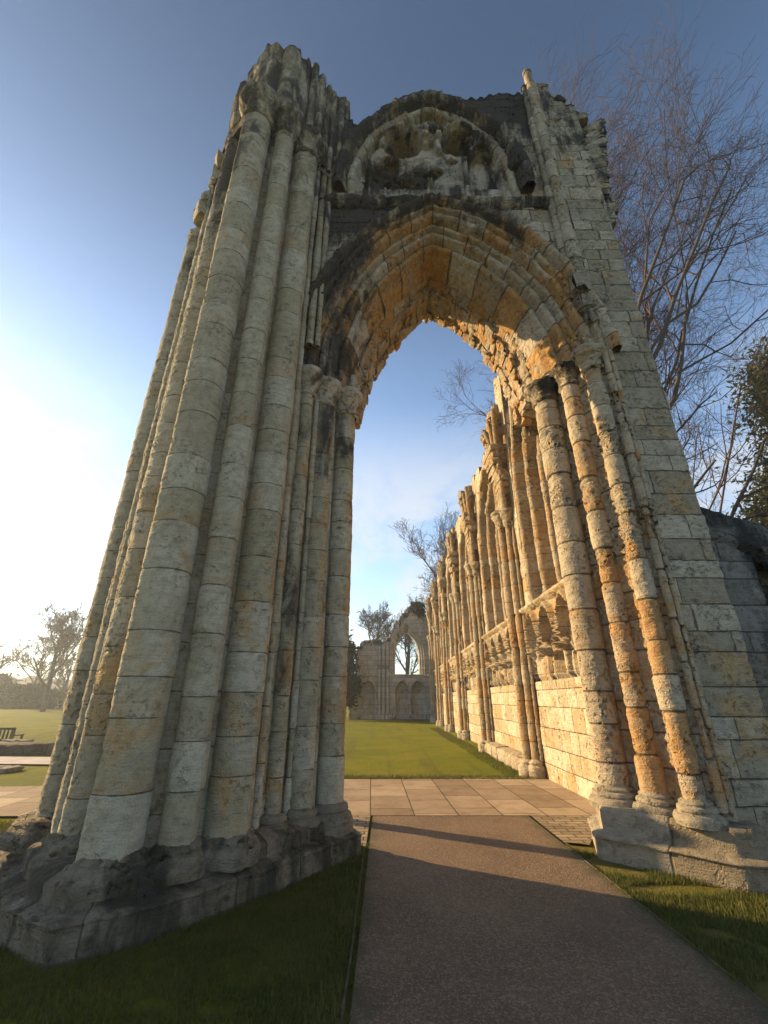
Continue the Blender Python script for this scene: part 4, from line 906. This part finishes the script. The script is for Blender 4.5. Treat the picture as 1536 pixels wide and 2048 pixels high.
# grass blades
def blades(name, pts, hgt, wid, seed):
    r = np.random.default_rng(seed); n = len(pts); a = r.random(n) * 6.283; h = hgt * (.45 + .9 * r.random(n)); wd = wid * (.6 + .8 * r.random(n)); lean = .6 * h * r.random(n); b = r.random(n) * 6.283
    d = np.stack([np.cos(a), np.sin(a), 0 * a], 1) * wd[:, None]; up = np.stack([np.cos(b) * lean, np.sin(b) * lean, h], 1); p = np.c_[pts, np.full(n, -.012)]
    V = np.stack([p - d, p + d, p + up * .6 + d * .6 - np.c_[np.zeros((n, 2)), 0 * h], p + up], 1).reshape(-1, 3); F = np.arange(n * 4).reshape(n, 4)
    return put(raw_mesh(name, V, F, M_BLADE), kind='stuff')
def inside(p, poly):
    x, y = p[:, 0], p[:, 1]; c = np.zeros(len(p), bool); q = np.array(poly)
    for i in range(len(q)):
        (x0, y0), (x1, y1) = q[i], q[i - 1]; c ^= ((y0 > y) != (y1 > y)) & (x < (x1 - x0) * (y - y0) / (y1 - y0 + 1e-12) + x0)
    return c
p = rng.uniform((-3.2, 1.0), (-.17, 6.0), (110000, 2)); k = ~inside(p, plin + [(-3, 7)])
dens = fbm(np.c_[p * 1.3, p[:, :1] * 0], 3, 5); p = p[k & (dens > -.45)]; blades('grass', p, .032, .0035, 1)
q_ = rng.uniform((-3.2, 1.0), (-.15, 6.0), (9000, 2)); q_ = q_[~inside(q_, plin + [(-3, 7)]) & (fbm(np.c_[q_ * 2.2, q_[:, :1] * 0], 3, 15) > .12)]; blades('grass_tufts', q_, .06, .004, 11)
p = rng.uniform((2.0, 1.0), (5.2, 5.95), (100000, 2)); k = ~inside(p, rpl + [(3.4, 7)]) & (p[:, 1] < np.where(p[:, 0] > 3.3, 5.0, 6)); dens = fbm(np.c_[p * 1.3, p[:, :1] * 0], 3, 6)
k &= (dens > -.3) & (np.hypot((p[:, 0] - 2.55) / .45, (p[:, 1] - 4.75) / .12) > 1); p = p[k]; blades('grass', p, .042, .004, 2)
p = rng.uniform((-9, 4.2), (-3.2, 7.0), (60000, 2)); p = p[~inside(p, plin + [(-3, 7)])]; blades('grass', p, .05, .006, 3)
p = np.r_[np.c_[rng.uniform(-1.0, 3.2, 5000), 10.33 + rng.random(5000) ** 2 * .5], np.c_[3.1 - rng.random(9000) ** 2 * .5, rng.uniform(10.4, 28, 9000)]]; blades('grass', p, .06, .006, 4)

st = MB(); shaft_patch(st, -2.75, 8.2, .15, -.1, 2.75, courses(0, 4, .3, .5, 5), 3, wear=.8, stain=.3, da=.05, dz=.06, topcut=lambda P: 2.6 + fbm(P * 5, 2, 3) * .2)  # unseen column, added to throw the narrow shadow over the path
lathe(st, -2.75, 8.2, [(.3, -.1), (.3, .15), (.24, .2), (.2, .26), (.15, .3)], na=20)
put(st.build('shadow_column', M_NAVES), 'unseen slim stone column added behind the clustered pier to cast a thin shadow across the path', 'shadow caster')

pc = (-7.7, 6.35); st = MB()  # stump added outside the view so its shadow darkens the near grass
for k in range(8):
    a = k * math.pi / 4; shaft_patch(st, pc[0] + (.52 * math.cos(a)), pc[1] + .52 * math.sin(a), .2, -.1, 4, courses(0, 5, .3, .5, k), k * 3, wear=.6, stain=.3, da=.06, dz=.07, topcut=lambda P: 3.4 + fbm(P * 2, 3, 3) * .5)
lathe(st, pc[0], pc[1], [(.85, -.1), (.85, .2), (.75, .3), (.62, .4)], na=40)
put(st.build('shadow_stump', M_PIER), 'unseen pier stump added out of view left of the archway to shade the near grass', 'pillar')

# =================================================================== LEFT MEADOW: low ruin wall, stones, bench
LW = MB(); pl = [(-30, 16.6), (-13.2, 14.2), (-8.5, 15.2)]
ring_profile(LW, pl, [(.05, -.1), (.02, .24), (-.03, .28), (-.4, .30), (-.8, .30), (-.85, -.1)], ds=.12, amp=.05, stain=.45, wear=.8, seed=5)
put(LW.build('low_wall', M_PLINTH), 'low dark ruined wall stub beside the pale gravel path', 'wall')
def rock(c, s, label, seed, group):
    mb = MB(); blocks(mb, [((0, 0, s[2] * .5), s, (0, 0, seed * 1.3))], seed=seed, amp=.4); o = mb.build('rock', M_ROCK); o.location = c
    return put(o, label, 'rock', group)
for i, (x, y, s) in enumerate([(-14.6, 15.55, .35), (-13.9, 15.3, .25), (-13.3, 15.35, .4), (-12.6, 15.4, .3), (-11.7, 15.7, .5), (-15.6, 15.8, .3), (-12.1, 15.9, .28), (-13.0, 15.9, .22)]):
    rock((x, y, .02), (s * .8, s * .6, s * .45), 'weathered loose stone on the turf behind the low wall', i + 3, 'loose stones behind the low wall')
for i, (x, y, s) in enumerate([(-9.6, 11.6, .3), (-9.1, 11.9, .2), (-8.6, 11.5, .26)]):
    rock((x, y, .0), (s, s * .6, s * .2), 'flat stone half sunk in the grass before the pale path', i + 33, 'flat stones sunk in the grass')
BN = empty('park_bench', (-15.95, 19.8, -.5), 'slatted wooden bench on the sunny lawn at the far left', 'bench')
def box(mb, c, s): 
    x, y, z = c; a, b, d = s[0] / 2, s[1] / 2, s[2] / 2
    V = [(x + i * a, y + j * b, z + k * d) for i in (-1, 1) for j in (-1, 1) for k in (-1, 1)]
    mb.quads(V, [(0, 1, 3, 2), (4, 6, 7, 5), (0, 4, 5, 1), (2, 3, 7, 6), (0, 2, 6, 4), (1, 5, 7, 3)])
bx_, by_, bz_ = BN.location
mb = MB()
for k in range(4): box(mb, (bx_, by_ + .1 + k * .12, bz_ + .45), (1.9, .09, .03))
mb.build('seat', M_BENCH, BN, False)
mb = MB(); box(mb, (bx_, by_ - .02, bz_ + .92), (1.9, .05, .08)); box(mb, (bx_, by_ - .02, bz_ + .52), (1.9, .05, .07))
for k in range(12): box(mb, (bx_ - .85 + k * .155, by_ - .02, bz_ + .72), (.06, .03, .34))
mb.build('backrest', M_BENCH, BN, False)
for sx in (-.92, .92):
    for yy, hh in ((0, .95), (.5, .66)):
        mb = MB(); box(mb, (bx_ + sx, by_ + yy, bz_ + hh / 2), (.07, .07, hh)); mb.build('leg', M_BENCH, BN, False)
    mb = MB(); box(mb, (bx_ + sx, by_ + .25, bz_ + .67), (.08, .6, .04)); mb.build('armrest', M_BENCH, BN, False)

# =================================================================== TREES
def tube(V, F, pts, rad, k):
    pts = np.array(pts); n = len(pts); t = np.gradient(pts, axis=0); t /= np.linalg.norm(t, axis=1, keepdims=True) + 1e-9
    ref = np.array([0, 0, 1.]) if abs(t[0, 2]) < .9 else np.array([1., 0, 0]); a = np.cross(t, ref); a /= np.linalg.norm(a, axis=1, keepdims=True) + 1e-9; b = np.cross(t, a)
    ang = np.arange(k) * 2 * math.pi / k; ring = pts[:, None] + np.array(rad)[:, None, None] * (a[:, None] * np.cos(ang)[None, :, None] + b[:, None] * np.sin(ang)[None, :, None])
    base = sum(len(v) for v in V); V.append(ring.reshape(-1, 3)); I, J = np.meshgrid(np.arange(n - 1), np.arange(k), indexing='ij')
    F.append(np.stack([I * k + J, I * k + (J + 1) % k, (I + 1) * k + (J + 1) % k, (I + 1) * k + J], -1).reshape(-1, 4) + base)
def bare_tree(name, base, height, r0, seed, label, group=None, lean=(0, 0, 0), depth=5, spread=.75, mats=(M_BARK, M_TWIG), trunk_frac=.3, kids=(5, 6, 6, 5, 4), twig_min=.004, up=.25, limb=.55, tl_=.3, away=False):
    r = np.random.default_rng(seed); root = empty(name, base, label, 'tree', group); TV, TF, CV, CF = [], [], [], []
    lean = np.array(lean, float)
    def grow(p, d, L, rad, lev):
        n = 7 if lev < 2 else 5; pts = [p.copy()]; ds = [d.copy()]; q = p.copy(); dd = d.copy()
        for i in range(n - 1):
            dd = dd + r.normal(0, .07 + .045 * lev, 3) + np.array([0, 0, up * (.22 if lev else .1)]) + lean * (.06 if lev else .0); dd /= np.linalg.norm(dd); q = q + dd * L / (n - 1); pts.append(q.copy()); ds.append(dd.copy())
        rads = np.linspace(rad, rad * (.45 if lev < depth else .3), n)
        if lev < 2: tube(TV, TF, pts, rads, 8 if lev == 0 else 6)
        else: tube(CV, CF, pts, np.maximum(rads, twig_min), 4 if lev < 4 else 3)
        if lev >= depth: return
        kk = kids[min(lev, len(kids) - 1)]
        for i in range(kk):
            f = (trunk_frac + (1 - trunk_frac) * (i + r.random() * .8) / kk) if lev == 0 else .2 + .8 * (i + r.random()) / kk; f = min(f, .99)
            x = f * (n - 1); a = int(x); pp = pts[a] + (pts[min(a + 1, n - 1)] - pts[a]) * (x - a); dz_ = ds[a]
            ax = r.normal(0, 1, 3); ax -= ax @ dz_ * dz_; ax /= np.linalg.norm(ax); sp = spread * (.6 + .6 * r.random()); nd = dz_ * math.cos(sp) + ax * math.sin(sp); nd[2] += .12
            if away and lev < 2: nd[1] = abs(nd[1]); nd[0] = nd[0] if nd[0] > -.15 else -nd[0] * .6
            nd /= np.linalg.norm(nd)
            grow(pp, nd, L * (.62 if lev else limb) * (.75 + .5 * r.random()) * (1.12 - .45 * f), rad * (1 - .55 * f) * (.55 + .12 * r.random()), lev + 1)
    d0 = np.array([0, 0, 1.]) + lean * tl_; grow(np.array(base, float) - np.array([0, 0, .2]), d0 / np.linalg.norm(d0), height * .72, r0, 0)
    raw_mesh('trunk', np.concatenate(TV), np.concatenate(TF), mats[0], root, True)
    raw_mesh('crown', np.concatenate(CV), np.concatenate(CF), mats[1], root, True)
    return root
bare_tree('bare_tree', (6.9, 10.2, 0), 18, .19, 5, 'tall bare tree with sweeping branches behind the right side of the archway', lean=(.9, .25, .45), spread=.5, depth=5, kids=(14, 7, 5, 5, 4), trunk_frac=.24, twig_min=.0045, limb=1.05, tl_=.01, away=True)
bare_tree('bare_tree', (12.6, 19.5, 0), 21, .24, 9, 'bare tree whose twigs hang into the arch opening from behind the nave wall', lean=(-.2, 0, 0), depth=5, kids=(7, 5, 5, 4, 4), twig_min=.007, spread=.85)
bare_tree('bare_tree', (6.6, 36, 0), 16, .28, 14, 'rounded bare tree rising above the middle of the nave wall', depth=5, kids=(8, 6, 5, 4, 3), twig_min=.012, mats=(M_FARBARK, M_FARBARK), trunk_frac=.45, spread=.6)
bare_tree('bare_tree', (2.4, 56, 0), 13, .3, 21, 'bare tree seen through the pointed window of the end wall', depth=5, kids=(6, 6, 5, 4, 3), twig_min=.016, mats=(M_FARBARK, M_FARBARK), trunk_frac=.25)
bare_tree('bare_tree', (-1.6, 58, 0), 13.5, .3, 24, 'bare tree showing above the left half of the end wall', depth=5, kids=(7, 6, 5, 4, 3), twig_min=.018, mats=(M_FARBARK, M_FARBARK))
bare_tree('bare_tree', (-34.2, 48, .2), 10.5, .26, 33, 'large bare tree standing in the mist on the left lawn', depth=5, kids=(8, 6, 5, 4, 4), twig_min=.018, mats=(M_FARBARK, M_FARBARK), spread=.75, trunk_frac=.3)
for i, (x, y, h, lb) in enumerate([(-52, 62, 10, 'low hazy bare tree furthest left in the misty meadow'), (-46, 68, 9, 'small hazy bare tree behind the large misty tree'), (-58, 78, 13, 'hazy bare tree on the skyline of the misty meadow'), (-40, 74, 8, 'faint bare tree close to the pier in the misty meadow')]):
    bare_tree('bare_tree', (x, y, -.5), h, .3, 50 + i, lb, 'bare trees in the mist', depth=4, kids=(7, 6, 5, 4), twig_min=.03, mats=(M_FARBARK, M_FARBARK), trunk_frac=.12)
def leafy(name, base, h, rad, n, size, seed, label, cat='bush', mtl=M_LEAF, conic=False, group=None, trunk_r=.12):
    r = np.random.default_rng(seed); root = empty(name, base, label, cat, group); nc = 70
    cz = r.random(nc) ** (.8 if not conic else 1.2); prof = (np.sin(np.clip(cz * 2.6 + .35, 0, 3.1)) if not conic else (1 - cz) * .95 + .08)
    ca = r.random(nc) * 6.283; cr = rad * prof * (.35 + .65 * r.random(nc)); C = np.stack([cr * np.cos(ca), cr * np.sin(ca), .08 * h + cz * h * .92], 1)
    k = r.integers(0, nc, n); p = C[k] + r.normal(0, 1, (n, 3)) * np.array([rad * .17, rad * .17, h * .045]); p[:, 2] = np.maximum(p[:, 2], .05)
    a = r.normal(0, 1, (n, 3)); a /= np.linalg.norm(a, axis=1, keepdims=True); b = np.cross(a, r.normal(0, 1, (n, 3))); b /= np.linalg.norm(b, axis=1, keepdims=True); s_ = size * (.5 + r.random(n))[:, None]; w_ = .35
    p = p + np.array(base); V = np.stack([p - a * s_, p + b * s_ * w_, p + a * s_, p - b * s_ * w_], 1).reshape(-1, 3)
    raw_mesh('crown', V, np.arange(n * 4).reshape(n, 4), mtl, root)
    TV, TF = [], []; B = np.array(base, float); tube(TV, TF, [B - [0, 0, .2], B + [0, 0, h * .4], B + [0, 0, h * .93]], [trunk_r, trunk_r * .7, trunk_r * .15], 7)
    for q in range(0, nc, 2):
        c = C[q]; z0 = max(.1, c[2] - cr[q] * .5); tube(TV, TF, [B + [0, 0, z0], B + c * [.5, .5, 1] - [0, 0, .05], B + c], [trunk_r * .3, trunk_r * .2, trunk_r * .08], 4)
    raw_mesh('trunk', np.concatenate(TV), np.concatenate(TF), M_BARK, root, True)
    return root
leafy('evergreen_bush', (-3.6, 38.6, 0), 6.6, 1.5, 16000, .16, 3, 'dark evergreen bush at the left end of the far wall', 'bush')
leafy('conifer', (20.5, 17.5, 0), 17.0, 4.8, 150000, .14, 8, 'tall conifer at the right edge behind the boundary wall', 'tree', M_NEEDLE, True, trunk_r=.3)
leafy('ivy_clump', (3.1, 40.35, 8.1), 1.6, .75, 2600, .12, 6, 'clump of ivy on the crest of the far wall', 'plant', trunk_r=.04)
for i, (x, y, h, rd, lb) in enumerate([(-45, 60, 3.5, 4, 'misty shrub mound behind the large tree'), (-56, 66, 5, 5, 'misty shrub mound furthest left'), (-37, 66, 4, 4, 'misty shrub mound nearest the pier')]):
    leafy('shrub', (x, y, -.4), h, rd, 5000, .35, 70 + i, lb, 'bush', M_LEAF, group='misty shrubs')
# far hill beyond the meadow
X, Y = np.meshgrid(np.linspace(-260, 60, 90), np.linspace(110, 210, 24), indexing='ij'); Zh = (9 + 6 * fbm(np.stack([X * .02, Y * .02, X * 0], -1), 3, 5) + 3.5 * fbm(np.stack([X * .2, Y * .2, X * 0], -1), 3, 9)) * np.sin(np.clip((Y - 110) / 100 * math.pi, 0, math.pi)) - 3
mb = MB(); mb.grid(np.stack([X, Y, Zh], -1), flip=True); put(mb.build('hill', simple('wooded_hill', (.035, .04, .022), (.07, .065, .04), .3, 1)), kind='structure')

# =================================================================== HAZE
m, n = mat('haze'); vp = n.new('ShaderNodeVolumePrincipled'); vp.inputs['Color'].default_value = (.80, .90, 1, 1); vp.inputs['Density'].default_value = .0015; vp.inputs['Anisotropy'].default_value = .55
n.nt.links.new(vp.outputs[0], n.new('ShaderNodeOutputMaterial').inputs['Volume'])
x0, x1, y0, y1, z0, z1 = -300, 300, -268, 328, -12, 27
V = [(x, y, z) for x in (x0, x1) for y in (y0, y1) for z in (z0, z1)]
put(raw_mesh('haze', V, [(0, 1, 3, 2), (4, 6, 7, 5), (0, 4, 5, 1), (2, 3, 7, 6), (0, 2, 6, 4), (1, 5, 7, 3)], m), kind='stuff')
